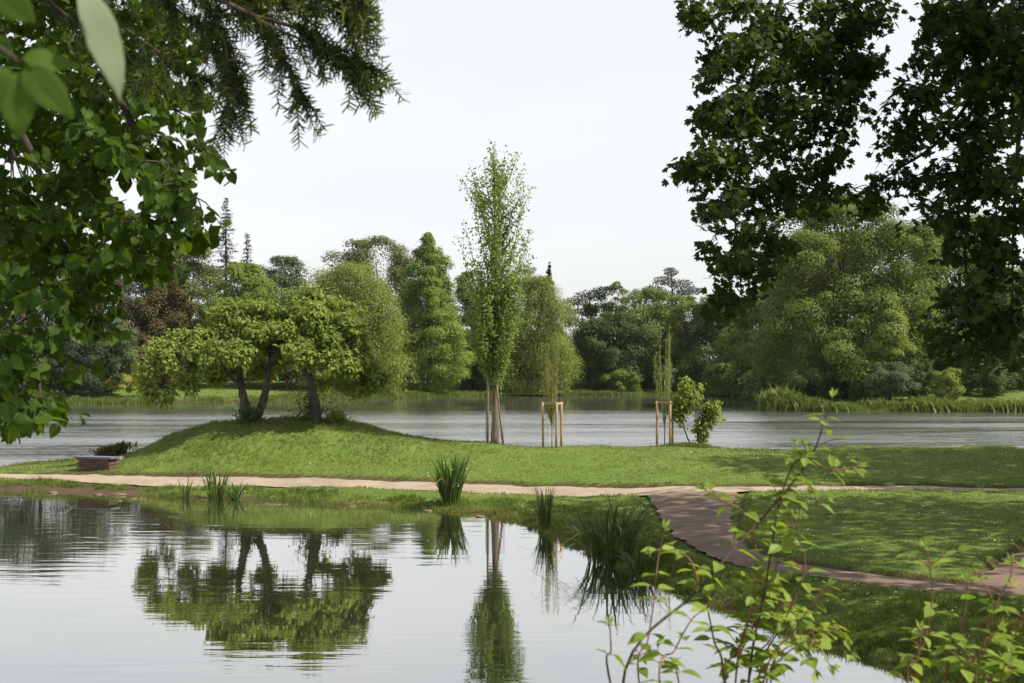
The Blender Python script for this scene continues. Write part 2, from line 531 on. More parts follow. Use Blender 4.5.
M['twig_dark'] = noisy_mat("dark_twig", (.03, .022, .018), (.09, .06, .045), 60, .7, .3, (1, 1, .3), .002)
M['post_new'] = noisy_mat("new_pine_post", (.29, .18, .095), (.43, .29, .165), 9, .75, .3, (4, 4, .4), .01)
M['post_old'] = noisy_mat("weathered_post", (.10, .075, .055), (.22, .17, .13), 9, .85, .4, (4, 4, .4), .01)
M['wire'] = noisy_mat("guard_wire", (.16, .15, .14), (.24, .23, .21), 20, .5, .1)
M['brick'] = noisy_mat("old_brick", (.055, .036, .027), (.15, .10, .072), 7, .95, .8, (1, 1, 2.2), .05)
M['slab'] = noisy_mat("stone_slab", (.075, .075, .09), (.14, .14, .17), 12, .7, .3, dist=.01)
M['stone'] = noisy_mat("pale_stone", (.34, .30, .24), (.56, .52, .45), 9, .9, .5, dist=.03)
M['mudstone'] = noisy_mat("bank_stone", (.06, .047, .032), (.16, .12, .085), 6, .95, .6, dist=.05)
M['grass'] = leaf_mat("grass_blade", (.082, .116, .022), (.178, .202, .054), .35, .6, (1.35, 1.25, .6), nscale=.35, dry=(.215, .20, .085))
M['rough_grass'] = leaf_mat("bank_grass_blade", (.055, .105, .018), (.150, .195, .042), .35, .55, (1.35, 1.25, .6), nscale=.5, dry=(.19, .19, .07))
M['far_grass'] = leaf_mat("reed_grass_blade", (.075, .115, .026), (.17, .205, .055), .35, .6, (1.3, 1.2, .6), nscale=.1)
M['straw'] = leaf_mat("straw_blade", (.16, .12, .06), (.30, .24, .12), .25, .7, (1.1, 1, .8), nscale=2)
M['daisy'] = noisy_mat("daisy_petal", (.72, .72, .68), (.82, .82, .80), 10, .8, 0)
M['sedge'] = leaf_mat("sedge_blade", (.035, .075, .018), (.095, .150, .035), .3, .4, (1.4, 1.3, .6), nscale=2)
M['sedge_dark'] = leaf_mat("dark_sedge_blade", (.032, .062, .018), (.075, .118, .036), .25, .4, (1.4, 1.3, .6), nscale=2)
LEAF = {
    'apple': leaf_mat("leaf_yellow_green", (.095, .145, .024), (.235, .285, .070), .38, .5, nscale=.5),
    'bright': leaf_mat("leaf_bright_green", (.100, .152, .025), (.175, .230, .050), .35, .5, nscale=.2),
    'fresh': leaf_mat("leaf_fresh_green", (.10, .160, .026), (.185, .250, .052), .35, .5, nscale=.2),
    'mid': leaf_mat("leaf_mid_green", (.074, .116, .021), (.145, .188, .042), .32, .5, nscale=.2),
    'soft': leaf_mat("leaf_willow_green", (.104, .146, .028), (.185, .222, .056), .35, .55, nscale=.2),
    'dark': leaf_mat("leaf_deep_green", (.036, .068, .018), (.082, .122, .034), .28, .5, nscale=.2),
    'olive': leaf_mat("leaf_olive", (.070, .092, .028), (.145, .160, .055), .3, .55, nscale=.2),
    'copper': leaf_mat("leaf_bronze_yew", (.040, .046, .016), (.105, .082, .028), .15, .6, (1.3, 1.1, .6), nscale=.3),
    'yew': leaf_mat("leaf_black_green", (.016, .028, .012), (.045, .062, .024), .12, .6, (1.2, 1.1, .6), nscale=.3),
    'blue': leaf_mat("leaf_grey_green", (.060, .090, .036), (.12, .155, .065), .25, .6, (1.2, 1.2, .8), nscale=.3),
    'gold': leaf_mat("leaf_golden", (.17, .20, .035), (.30, .32, .06), .3, .5, (1.2, 1.1, .5), nscale=.4),
    'needle': leaf_mat("needle_grey_green", (.035, .048, .028), (.085, .100, .060), .12, .6, (1.2, 1.1, .7), nscale=.3),
    'poplar': leaf_mat("leaf_poplar", (.105, .165, .036), (.205, .275, .080), .42, .45, nscale=.4),
    'maple': leaf_mat("leaf_maple", (.024, .046, .011), (.055, .088, .022), .30, .45, (1.6, 1.5, .5), nscale=1),
    'linden': leaf_mat("leaf_linden", (.024, .050, .010), (.080, .130, .024), .45, .4, (1.8, 1.65, .45), nscale=1.5),
    'shrub': leaf_mat("leaf_shrub", (.085, .155, .022), (.26, .32, .070), .45, .42, (1.5, 1.4, .5), nscale=4),
    'elder': leaf_mat("leaf_elder", (.050, .095, .014), (.090, .14, .026), .45, .4, (1.5, 1.4, .45), nscale=9),
    'elder_pale': leaf_mat("leaf_pale_underside", (.14, .17, .105), (.19, .22, .145), .3, .6, (1.1, 1.1, .8), nscale=9),
    'yewshoot': leaf_mat("needle_yew", (.022, .042, .013), (.058, .088, .026), .15, .4, (1.4, 1.3, .6), nscale=8),
    'yewnew': leaf_mat("needle_yew_new", (.085, .12, .022), (.15, .19, .040), .3, .45, (1.4, 1.3, .6), nscale=8),
}


# ------------------------------------------------------------------ the lie of the land
def at0(px, py):
    D = F * CAMZ / (py - YH)
    return ((px - 512) / F * D, D)


pond_poly = np.array([(-75, 57.5), (-45, 57.0)] + [at0(*q) for q in [
    (0, 491), (45, 493), (80, 493.5), (105, 496), (130, 495), (170, 498), (215, 499), (255, 499), (300, 502), (345, 506), (380, 507), (415, 509), (445, 512),
    (470, 513), (495, 518), (520, 526), (540, 534), (556, 543), (575, 551), (595, 561), (625, 573), (660, 588), (720, 610), (790, 636), (860, 660), (912, 679)]]
    + [(6.2, 20.3), (6.4, 18), (5.6, 15.6), (3.6, 14.0), (0, 13.2), (-8, 12.6), (-20, 13), (-40, 13), (-75, 14)])
lake_poly = np.array([(-140, 80), (-60, 70.5), (-34, 69), (-25, 68.6), (-22, 70), (-17.5, 71.8), (-10, 71.2), (-5, 69), (0, 67.8), (5, 67.3), (12, 67.8), (20, 68.3), (30, 69.5), (60, 73), (120, 88),
                      (150, 120), (120, 138), (80, 146), (54.5, 149), (46, 149.5), (42, 151), (36, 150), (30, 151.5), (28.2, 155), (30, 166), (38, 185), (44, 205), (42, 224), (36, 229), (22, 231), (9.5, 233),
                      (4, 229), (-2, 227), (-8, 223), (-11.3, 219), (-19, 208), (-26, 201), (-33, 193), (-42, 187), (-56, 178), (-75, 174), (-120, 170), (-150, 130)])


def seg_dist(x, y, a, b):
    dx, dy = b[0] - a[0], b[1] - a[1]
    t = np.clip(((x - a[0]) * dx + (y - a[1]) * dy) / (dx * dx + dy * dy + 1e-12), 0, 1)
    return np.hypot(x - a[0] - t * dx, y - a[1] - t * dy), t


def poly_sd(x, y, poly):
    """signed distance, positive outside the polygon"""
    d = np.full(np.shape(x), 1e9)
    ins = np.zeros(np.shape(x), bool)
    n = len(poly)
    for k in range(n):
        a, b = poly[k], poly[(k + 1) % n]
        d = np.minimum(d, seg_dist(x, y, a, b)[0])
        c = (a[1] > y) != (b[1] > y)
        xi = (b[0] - a[0]) * (y - a[1]) / (b[1] - a[1] + 1e-12) + a[0]
        ins ^= c & (x < xi)
    return np.where(ins, -d, d)


def pz(px, py, D):
    p = W(px, py, D)
    return (p[0], p[1], p[2])


ctrl = [pz(*q) for q in [
    (-200, 471, 59.5), (0, 473, 58.8), (100, 476, 57.3), (200, 479.5, 55.8), (300, 482, 54.2), (400, 485, 52.8), (500, 488, 51.4), (600, 491, 50.2), (690, 495, 47.3),
    (800, 490, 49), (1000, 488, 51), (1150, 487, 52), (1400, 487, 53),
    (700, 530, 38), (740, 555, 33), (800, 572, 30), (900, 585, 28), (1000, 592, 27), (1024, 545, 34), (1200, 545, 34),
    (400, 440, 60.5), (445, 442, 61), (490, 443.5, 61.5), (600, 446, 62), (700, 447, 62.2), (850, 446, 63), (1000, 446, 63), (1200, 446, 64),
    (290, 418, 63), (250, 419.5, 63), (210, 424, 63), (170, 435, 63), (140, 451, 63), (110, 461, 63), (60, 466, 63), (0, 467.5, 64), (-200, 468, 64),
    (330, 420, 63), (365, 425, 63), (400, 435, 62.5), (290, 450, 58.6), (290, 468, 56.5), (200, 455, 59.2), (200, 470, 57), (140, 467, 59.5), (380, 455, 58), (380, 470, 55.5),
    (250, 436, 60.3), (320, 437, 60.3), (450, 465, 56),
    (600, 470, 54.5), (850, 468, 55), (1000, 467, 56), (1200, 467, 56), (850, 500, 46), (870, 530, 37), (950, 560, 31.3), (1000, 510, 43), (1200, 510, 43),
    (800, 610, 25.8), (950, 620, 25.0), (1024, 640, 23), (1200, 600, 26), (640, 540, 38.5), (560, 510, 47)]]
ctrl += [(-25, 66.8, .12), (-10, 69.3, .5), (0, 66.5, .5), (12, 66.3, .5), (25, 67, .5),
         (8.5, 17, .9), (8, 13, 1.6), (14, 14, 1.7), (13, 20, .8), (22, 22, .9), (30, 35, .9), (34, 50, .9),
         (0, 0, 3.3), (-10, 0, 3.2), (10, 0, 3.3), (0, 4.5, 2.9), (-8, 4.5, 2.8), (7, 4.5, 3.0), (0, 9, 1.4), (-10, 9, 1.3), (7, 9, 2.2), (3, 12, .5), (-8, 11.7, .3), (-25, 9, 1.2), (-25, 0, 3), (25, 5, 3), (0, -10, 3.5), (20, -10, 3.4), (-20, -10, 3.3),
         (-40, 62, .4), (-40, 11.5, .4), (40, 60, 1.2), (45, 30, 1.2)]
ctrl = np.array(ctrl)


def tps(r):
    return r            # linear kernel: no overshoot


_A = np.hypot(ctrl[:, None, 0] - ctrl[None, :, 0], ctrl[:, None, 1] - ctrl[None, :, 1])
_n = len(ctrl)
_K = np.zeros((_n + 1, _n + 1))
_K[:_n, :_n] = -_A - np.eye(_n) * .15
_K[:_n, _n] = 1
_K[_n, :_n] = 1
_sol = np.linalg.solve(_K, np.append(ctrl[:, 2], 0))

# path centre lines: (px, py, half width) on ground about .5 m above the water
PZ = 4.52


def pc(px, py, z=PZ):
    D = F * z / (py - YH)
    return np.array([(px - 512) / F * D, D])


main_px = [(-320, 470.5, .9), (-120, 472, .9), (0, 473, .8), (65, 474, .95), (130, 477, .9), (250, 480, .75), (350, 482.5, .75), (450, 486, .85), (550, 489, .9),
           (640, 491.5, 1.0), (740, 492.5, .85), (850, 491, .7), (950, 489.7, .65), (1024, 489, .65), (1180, 487.5, .8), (1500, 486, .8)]
branch_px = [(692, 494, 1.8), (694, 502, 1.5), (698, 515, 1.15), (708, 535, .82), (738, 553, .68), (785, 567, .62), (840, 576.5, .62), (905, 586, .62), (965, 592, .65), (1040, 593, .75), (1250, 588, .9)]
side_px = [(990, 593, .45), (1016, 576, .55), (1046, 556, .65), (1105, 530, .8), (1250, 500, .9)]
PATHS = []
for lst in (main_px, branch_px, side_px):
    c = curve([np.append(pc(a, b), w) for a, b, w in lst], 10)
    PATHS.append(c)


def path_sd(x, y):
    d = np.full(np.shape(x), 1e9)
    for c in PATHS:
        for k in range(len(c) - 1):
            q, t = seg_dist(x, y, c[k], c[k + 1])
            d = np.minimum(d, q - (c[k, 2] * (1 - t) + c[k + 1, 2] * t))
    return d


def smooth(t):
    t = np.clip(t, 0, 1)
    return t * t * (3 - 2 * t)


def land_near(x, y):
    z = np.full(np.shape(x), _sol[_n])
    for k in range(_n):
        z = z - _sol[k] * np.hypot(x - ctrl[k, 0], y - ctrl[k, 1])
    return np.clip(z, .10, 3.8)


def vnoise(x, y, s, seed=0):
    return (np.sin(x * s * 1.3 + 2.1 * seed + 1.7 * np.sin(y * s * .9 + seed)) * np.sin(y * s * 1.1 + 1.3 * seed + 1.5 * np.sin(x * s * .7 + 2 * seed)))


def surf_z(x, y, carve=True):
    dp, dl = poly_sd(x, y, pond_poly), poly_sd(x, y, lake_poly)
    d = np.minimum(dp, dl)
    dj = d + .10 * vnoise(x, y, 3.1, 1) + .06 * vnoise(x, y, 7.3, 4)
    near = land_near(x, y)
    far = .30 + np.minimum(2.0, np.maximum(0, d) * .065) + .15 * vnoise(x, y, .08, 3)
    far = far + np.minimum(3, np.maximum(0, y - 300) * .01)
    k = smooth((y - 76) / 30)
    kx = smooth((np.abs(x) - 55) / 40)
    near = near * (1 - kx) + (1.2 + .2 * vnoise(x, y, .1, 2)) * kx
    land = near * (1 - k) + far * k
    land = land + .05 * vnoise(x, y, .8, 7) * smooth((land - .9) / .6) + .03 * vnoise(x, y, 1.1, 2) + .015 * vnoise(x, y, 3.7, 5)
    land = np.maximum(land, .10)
    edge = smooth(dj / .55)
    edge2 = .22 + .78 * smooth(d / 2.2)
    z = np.where(dj > 0, -.05 + (land * edge2 + .05) * edge, -.05 - np.minimum(1.0, -dj * .6))
    if carve:
        pd = path_sd(x, y)
        z = z - .17 * (1 - smooth((pd + .04) / .30)) * (y < 70)
    return z


def axis(segs):
    out = [segs[0][0]]
    for a, b, s in segs:
        n = max(1, int(round((b - a) / s)))
        out += list(np.linspace(a, b, n + 1)[1:])
    return np.array(out)


gx = axis([(-4000, -1200, 700), (-1200, -300, 150), (-300, -120, 20), (-120, -32, 2), (-32, 3, .2), (3, 14, .08), (14, 26, .2), (26, 60, 1), (60, 120, 2), (120, 300, 20), (300, 1200, 150), (1200, 4000, 700)])
gy = axis([(-600, -60, 90), (-60, -6, 6), (-6, 12, .5), (12, 26, .2), (26, 50, .1), (50, 60, .14), (60, 72, .2), (72, 78, .6), (78, 142, 4), (142, 240, 1.2), (240, 330, 5), (330, 1200, 80), (1200, 6000, 600)])
XX, YY = np.meshgrid(gx, gy)
ZZ = surf_z(XX, YY)
ZU = surf_z(XX, YY, False)


def bil(Z, x, y):
    x = np.asarray(x, float); y = np.asarray(y, float)
    i = np.clip(np.searchsorted(gx, x) - 1, 0, len(gx) - 2)
    j = np.clip(np.searchsorted(gy, y) - 1, 0, len(gy) - 2)
    u = np.clip((x - gx[i]) / (gx[i + 1] - gx[i]), 0, 1)
    v = np.clip((y - gy[j]) / (gy[j + 1] - gy[j]), 0, 1)
    return Z[j, i] * (1 - u) * (1 - v) + Z[j, i + 1] * u * (1 - v) + Z[j + 1, i] * (1 - u) * v + Z[j + 1, i + 1] * u * v


def gz(x, y):
    return bil(ZZ, x, y)


mb = MB()
nx, ny = len(gx), len(gy)
q = (np.arange(ny - 1) * nx)[:, None] + np.arange(nx - 1)[None, :]
q = np.stack([q, q + 1, q + nx + 1, q + nx], -1).reshape(-1, 4)
mb.add(np.stack([XX, YY, ZZ], -1).reshape(-1, 3), q, np.full(len(q), 4))
tag(mb.build("ground", M['turf'], smooth=True), kind="structure")

for nm, (x0, x1, y0, y1), mt in (("pond_water", (-90, 12, 10, 63.5), M['pond']), ("lake_water", (-165, 165, 63.9, 245), M['lake'])):
    mb = MB()
    mb.add([[x0, y0, 0], [x1, y0, 0], [x1, y1, 0], [x0, y1, 0]], [0, 1, 2, 3], [4])
    tag(mb.build(nm, mt), kind="structure")

for k, (c, nm) in enumerate(zip(PATHS, ("path", "branch_path", "side_path"))):
    mb = MB()
    s = np.concatenate([[0], np.cumsum(np.hypot(*np.diff(c[:, :2], axis=0).T))])
    ss = np.arange(0, s[-1], .25)
    c = np.stack([np.interp(ss, s, c[:, j]) for j in range(3)], -1)
    t = norm(np.gradient(c[:, :2], axis=0))
    nn = np.stack([-t[:, 1], t[:, 0]], -1)
    us = np.linspace(-1, 1, 11)
    wdt = c[:, 2] * .86 + .07 * vnoise(c[:, 0], c[:, 1], 2, 3) + .05 * vnoise(c[:, 0], c[:, 1], 5.3, 7)
    P = c[:, None, :2] + nn[:, None, :] * (wdt[:, None] * us[None, :])[..., None]
    z = bil(ZU, P[..., 0], P[..., 1]) - .085 + .02 * (1 - us[None] ** 2) + .004 * k
    P = np.concatenate([P, z[..., None]], -1)
    n, w_ = P.shape[:2]
    q = (np.arange(n - 1) * w_)[:, None] + np.arange(w_ - 1)[None, :]
    q = np.stack([q, q + 1, q + w_ + 1, q + w_], -1).reshape(-1, 4)
    mb.add(P.reshape(-1, 3), q, np.full(len(q), 4))
    tag(mb.build(nm, M['gravel' if k == 0 else 'earth'], smooth=True), kind="structure")


# ------------------------------------------------------------------ grasses (nobody could count them)
def tuft(nb, spread=.35, w=.05, seed=1):
    r = np.random.default_rng(seed)
    v, f = [], []
    for k in range(nb):
        a = r.uniform(0, 2 * math.pi); ln = r.uniform(.1, spread); h = r.uniform(.6, 1); o = r.normal(0, .16, 2)
        d = np.array([math.cos(a), math.sin(a)]); p = np.array([-d[1], d[0]]) * w
        b = len(v)
        mid = o + d * ln * .35
        tip = o + d * ln
        v += [[*(o - p), 0], [*(o + p), 0], [*(mid + p * .7), h * .6], [*(mid - p * .7), h * .6], [*tip, h]]
        f += [[b, b + 1, b + 2, b + 3], [b + 3, b + 2, b + 4]]
    return np.array(v), f


def yawframes(n, lean=.12):
    a = rng.uniform(0, 2 * math.pi, n)
    up = norm(np.stack([rng.normal(0, lean, n), rng.normal(0, lean, n), np.ones(n)], -1))
    x = np.stack([np.cos(a), np.sin(a), np.zeros(n)], -1)
    x = norm(x - (x * up).sum(-1, keepdims=True) * up)
    return np.stack([x, np.cross(up, x), up], -1)


def rand_pts(n, x0, x1, y0, y1):
    x = rng.uniform(x0, x1, n); y = rng.uniform(y0, y1, n)
    vis = np.abs(x) < (y * .37 + 1.2)
    return x[vis], y[vis]


def on_land(x, y, lo=.12, plo=.12):
    d = np.minimum(poly_sd(x, y, pond_poly), poly_sd(x, y, lake_poly))
    p = path_sd(x, y)
    return d, p, (d > lo) & (p > plo)


TU = [tuft(6, .45, .045, 3), tuft(7, .6, .04, 4), tuft(5, .5, .05, 5)]
# short lawn
mb = MB()
x, y = rand_pts(150000, -24, 25, 24, 69)
d, p, ok = on_land(x, y)
ok &= (d > .9)
x, y, d, p = x[ok], y[ok], d[ok], p[ok]
dens = .35 + .65 * np.clip(.5 + .6 * vnoise(x, y, .9, 3), 0, 1)
k = rng.random(len(x)) < dens
x, y = x[k], y[k]
mound = np.exp(-((x + 9.7) / 6.5) ** 2 - ((y - 61.5) / 5) ** 2)
h = rng.uniform(.05, .10, len(x)) * (1 + 1.3 * mound)
P = np.stack([x, y, gz(x, y) - .01], -1)
part = rng.integers(0, 3, len(x))
for j in range(3):
    s_ = part == j
    mb.scatter(TU[j], P[s_], yawframes(s_.sum()), h[s_])
tag(mb.build("lawn_grass", M['grass']), "short mown grass on the lawns and the mound", "grass", kind="stuff")
# longer grass on the pond margins and the near banks
mb = MB()
x, y = rand_pts(260000, -24, 20, 15, 62)
d, p, ok = on_land(x, y, .05, -.06)
dp = poly_sd(x, y, pond_poly)
wid = 1.1 + 1.2 * smooth((x + 3) / 6) + 4 * smooth((30 - y) / 8)
ok &= ((dp < wid * 1.4) | ((p < .40) & (y < 60))) & ((p > .0))
ok &= (rng.random(len(x)) < .75) & ~((x < -14.3) & (y < 60) & (dp < .75) & (vnoise(x, y, .9, 2) > -.35))
x, y, d, p, dp = x[ok], y[ok], d[ok], p[ok], dp[ok]
h = rng.uniform(.10, .26, len(x)) * np.clip(.45 + .8 * (.5 + .5 * vnoise(x, y, 1.7, 2)), .3, 1.3) * np.where(p < .4, .55, 1) * np.where(y < 30, .9, 1.0)
P = np.stack([x, y, gz(x, y) - .02], -1)
part = rng.integers(0, 3, len(x))
for j in range(3):
    s_ = part == j
    mb.scatter(TU[j], P[s_], yawframes(s_.sum(), .25), h[s_])
# rank grass along the crest above the lake
x, y = rand_pts(30000, -24, 26, 62, 73)
d, p, ok = on_land(x, y, .05, .1)
ok &= (d < 3.2)
x, y = x[ok], y[ok]
h = rng.uniform(.12, .38, len(x)) * np.clip(.4 + .8 * (.5 + .5 * vnoise(x, y, 1.3, 6)), .3, 1.2) * np.where(np.abs(x + 9.7) < 8, 1.2, .7)
mb.scatter(TU[1], np.stack([x, y, gz(x, y) - .02], -1), yawframes(len(x), .25), h)
tag(mb.build("bank_grass", M['rough_grass']), "longer rough grass along the pond banks and the path edges", "grass", kind="stuff")
# near bank under the camera and lower right corner
mb = MB()
x = rng.uniform(1, 12, 40000); y = rng.uniform(12, 26, 40000)
d, p, ok = on_land(x, y, .05, .1)
ok &= x > 3.5
x, y = x[ok], y[ok]
h = rng.uniform(.08, .22, len(x)) * np.clip(.6 + .6 * vnoise(x, y, 1.9, 3), .4, 1.2)
mb.scatter(TU[1], np.stack([x, y, gz(x, y) - .02], -1), yawframes(len(x), .25), h)
tag(mb.build("near_bank_grass", M['rough_grass']), "fresh green grass on the near bank in the lower right corner", "grass", kind="stuff")
# tall grass fringe on the far shores
mb = MB()
lp = np.vstack([lake_poly, lake_poly[:1]])
sl = np.concatenate([[0], np.cumsum(np.hypot(*np.diff(lp, axis=0).T))])
s_ = rng.uniform(0, sl[-1], 150000)
x = np.interp(s_, sl, lp[:, 0]); y = np.interp(s_, sl, lp[:, 1])
off = rng.normal(0, 1, (len(x), 2)) * np.where(rng.random(len(x)) < .6, 1.2, 6)[:, None]
x, y = x + off[:, 0], y + off[:, 1]
d = poly_sd(x, y, lake_poly)
ok = (d > -.1) & (y > 140) & (np.abs(x) < y * .37 + 6)
x, y, d = x[ok], y[ok], d[ok]
right = smooth((x - 22) / 8) * (y < 190)
h = rng.uniform(.40, .95, len(x)) * (1 + .8 * right) * np.where(d < 3, 1, .5) * np.clip(.75 + .5 * vnoise(x, y, .35, 2) + .25 * vnoise(x, y, 1.7, 5), .35, 1.4)
h = h * (1 + .9 * np.exp(-((x - 29.5) / 2.5) ** 2) * (y < 170))
mb.scatter(tuft(5, .5, .07, 8), np.stack([x, y, gz(x, y) - .05], -1), yawframes(len(x), .15), h)
tag(mb.build("shore_reeds", M['far_grass']), "tall pale green grass fringing the far shores of the lake", "reeds", kind="stuff")
# daisies
a = np.linspace(0, 2 * math.pi, 6, endpoint=False)
T_DISC = (np.stack([np.cos(a), np.sin(a), 0 * a], -1), [list(range(6))])
mb = MB()
x, y = rand_pts(16000, -24, 25, 25, 66)
d, p, ok = on_land(x, y, 1.0, .2)
ok &= (vnoise(x, y, .7, 9) + .7 * vnoise(x, y, 2.3, 4) > .45)
ok &= rng.random(len(x)) < np.where(x > 4, .7, .35)
x, y = x[ok], y[ok]
N_ = norm(np.stack([rng.normal(0, .35, len(x)), rng.normal(-.3, .35, len(x)), np.ones(len(x))], -1))
mb.scatter(T_DISC, np.stack([x, y, gz(x, y) + .09], -1), frames(N_, rvec(len(x))), rng.uniform(.009, .017, len(x)))
tag(mb.build("daisies", M['daisy']), "tiny white daisies scattered over the lawns", "daisies", kind="stuff")

# ------------------------------------------------------------------ trees across the lake
ENV = {
    'round': lambda t: np.sqrt(np.clip(1 - np.where(t > .42, (t - .42) / .58, (.42 - t) / .55) ** 2, 0, 1)),
    'broad': lambda t: np.sqrt(np.clip(1 - np.where(t > .30, (t - .30) / .70, (.30 - t) / .45) ** 2, 0, 1)),
    'cone': lambda t: np.clip(1.05 * (1 - t) ** .62, 0, 1) * np.clip(.45 + 4 * t, 0, 1),
    'column': lambda t: np.clip(2.4 * (1 - t), 0, 1) ** .7 * np.clip(.5 + 3 * t, 0, 1),
}


def crown_cloud(kind, H, Wd, nc, nl, ls, droop=0.0, rc=(.16, .30), fill=.5, flat=.75):
    """leaf points, normals, tips, sizes of a crown of height H and half width Wd standing on the origin"""
    ph = rng.uniform(0, 6.28, 8)
    t = rng.beta(1.25, 1.1, nc)
    th = rng.uniform(0, 2 * math.pi, nc)
    lobe = 1 + .16 * np.sin(3 * th + ph[0] + 4 * t) + .12 * np.sin(5 * th + ph[1] - 6 * t) + .10 * np.sin(11 * t + ph[2])
    rad = Wd * ENV[kind](t) * lobe * (fill + (1 - fill) * np.sqrt(rng.random(nc)))
    r = Wd * rng.uniform(rc[0], rc[1], nc) * np.clip(.45 + .8 * ENV[kind](t), .45, 1.1)
    rad = np.maximum(0, rad - r * .5)
    c = np.stack([rad * np.cos(th), rad * np.sin(th), t * H], -1)
    c[:, 2] = np.minimum(c[:, 2], H - r * flat)
    k = rng.choice(nc, nl, p=r ** 2 / (r ** 2).sum())
    dr = rvec(nl)
    dr[:, 2] = np.where((dr[:, 2] < -.25) & (rng.random(nl) < .7), -dr[:, 2], dr[:, 2])
    rr = r[k] * (.40 + .62 * rng.random(nl) ** .6 + .22 * np.abs(rng.normal(0, .6, nl)) ** 2)
    p = c[k] + dr * rr[:, None] * np.array([1, 1, flat])
    nu = nl // 9                                     # loose leaves filling the inside of the crown
    tu = rng.beta(1.2, 1.2, nu); au = rng.uniform(0, 6.283, nu)
    ru = Wd * ENV[kind](tu) * np.sqrt(rng.random(nu)) * .85
    p[:nu] = np.stack([ru * np.cos(au), ru * np.sin(au), tu * H * .96], -1)
    out = norm(p - np.array([0, 0, H * .4]))
    if droop:
        hang = rng.random(nl) ** 1.6 * droop * (.3 + .7 * np.hypot(p[:, 0], p[:, 1]) / Wd)
        p[:, 2] = np.maximum(p[:, 2] - hang, -.02 * H)
    nrm = norm(dr * .9 + out * .3 + np.array([0, 0, .40]) + rng.normal(0, .22, (nl, 3)))
    tip = norm(out + np.array([0, 0, -.7 - droop * .3]) + rng.normal(0, .4, (nl, 3)))
    return p, nrm, tip, ls * rng.uniform(.6, 1.25, nl), c


def far_tree(name, label, px, top, low, hw, D, leaf, kind='round', nc=70, nl=9000, ls=.42, droop=0.0, bark='bark_dark', cat='tree', group=None, lean=0, trunk_r=None, dy=1.0, fill=.5, rc=(.16, .30), tpl=T_DIAMOND, trunk=True, flat=.75):
    x = (px - 512) / F * D
    g = float(gz(x, D))
    ztop = CAMZ - (top - YH) / F * D
    zlow = max(g + .15, CAMZ - (low - YH) / F * D)
    Wd, H = hw / F * D, ztop - zlow
    root = thing(name, (x, D, g), label, cat, group)
    nl, ls, nc, Wd = int(nl * 4.6), ls * .84, int(nc * 1.35), Wd * 1.15
    rc = (rc[0] * .80, rc[1] * .95)
    p, n_, tp, s, c = crown_cloud(kind, H, Wd, nc, nl, ls, droop, rc, fill, flat)
    p[:, 1] *= dy
    c[:, 1] *= dy
    if lean:
        p[:, 0] += lean * p[:, 2] / H
    base = np.array([x, D, zlow])
    if trunk:
        mb = MB()
        tr = trunk_r or max(.10, H * .016)
        top_t = zlow - g + H * .82
        pts = curve([(x, D, g - .2), (x + rng.normal(0, .15), D, g + top_t * .35), (x + rng.normal(0, .3) + lean * .5, D + rng.normal(0, .3), g + top_t * .7), (x + lean * .8, D, g + top_t)], 6)
        mb.tube(pts, np.linspace(tr, tr * .15, len(pts)), 7)
        for j in rng.choice(len(c), min(20, len(c)), replace=False):
            e = c[j] + base
            zz = g + max(.25 * top_t, (e[2] - g) * .55)
            if e[2] > zz:
                m_ = (np.array([x, D, zz]) + e) / 2 + np.array([0, 0, -.1 * H * .2])
                b = curve([(x, D, zz), m_, e], 5)
                mb.tube(b, np.linspace(tr * .45, tr * .10, len(b)), 5)
        mb.build("trunk", M[bark], root, True)
    mb = MB()
    mb.scatter(tpl, p + base, frames(n_, tp), s)
    mb.build("crown", LEAF[leaf], root)
    return root


def spruce(name, label, px, top, D, hw, leaf='needle', sparse=1.0, low=392, group=None):
    x = (px - 512) / F * D
    g = float(gz(x, D))
    H = CAMZ - (top - YH) / F * D - g
    Wd = hw / F * D
    root = thing(name, (x, D, g), label, 'conifer', group)
    mb = MB()
    mb.tube(curve([(x, D, g - .2), (x, D, g + H * .5), (x, D, g + H)], 6), np.linspace(H * .014, .03, 13), 7)
    P, Nn, Tt, S = [], [], [], []
    z = H * .12
    while z < H * .99:
        t = z / H
        ln = Wd * (1 - t) ** .8 + .12
        for k in range(rng.integers(5, 8)):
            a = rng.uniform(0, 6.28)
            l_ = ln * rng.uniform(.65, 1.15)
            d = np.array([math.cos(a), math.sin(a), 0])
            b = curve([(x, D, g + z), np.array([x, D, g + z - l_ * .12]) + d * l_ * .5, np.array([x, D, g + z - l_ * .08 + .1]) + d * l_], 5)
            mb.tube(b, np.linspace(.045, .012, len(b)), 4)
            m = max(4, int(l_ * 16 * sparse))
            u = rng.random(m) ** .8
            q_ = np.stack([np.interp(u, np.linspace(0, 1, len(b)), b[:, j]) for j in range(3)], -1)
            q_ += np.stack([rng.normal(0, .14, m), rng.normal(0, .14, m), -rng.random(m) * .35], -1) * (l_ / Wd * .6 + .5)
            P.append(q_); Nn.append(norm(rng.normal(0, .6, (m, 3)) + [0, 0, .8])); Tt.append(norm(d + rng.normal(0, .5, (m, 3)) + [0, 0, -.5])); S.append(rng.uniform(.22, .45, m))
        z += rng.uniform(.32, .6) * (1 + .4 * (1 - t))
    mb.build("trunk", M['bark_dark'], root, True)
    mb = MB()
    mb.scatter(T_LANCE, np.vstack(P), frames(np.vstack(Nn), np.vstack(Tt)), np.concatenate(S) * 1.25)
    mb.build("crown", LEAF[leaf], root)
    return root


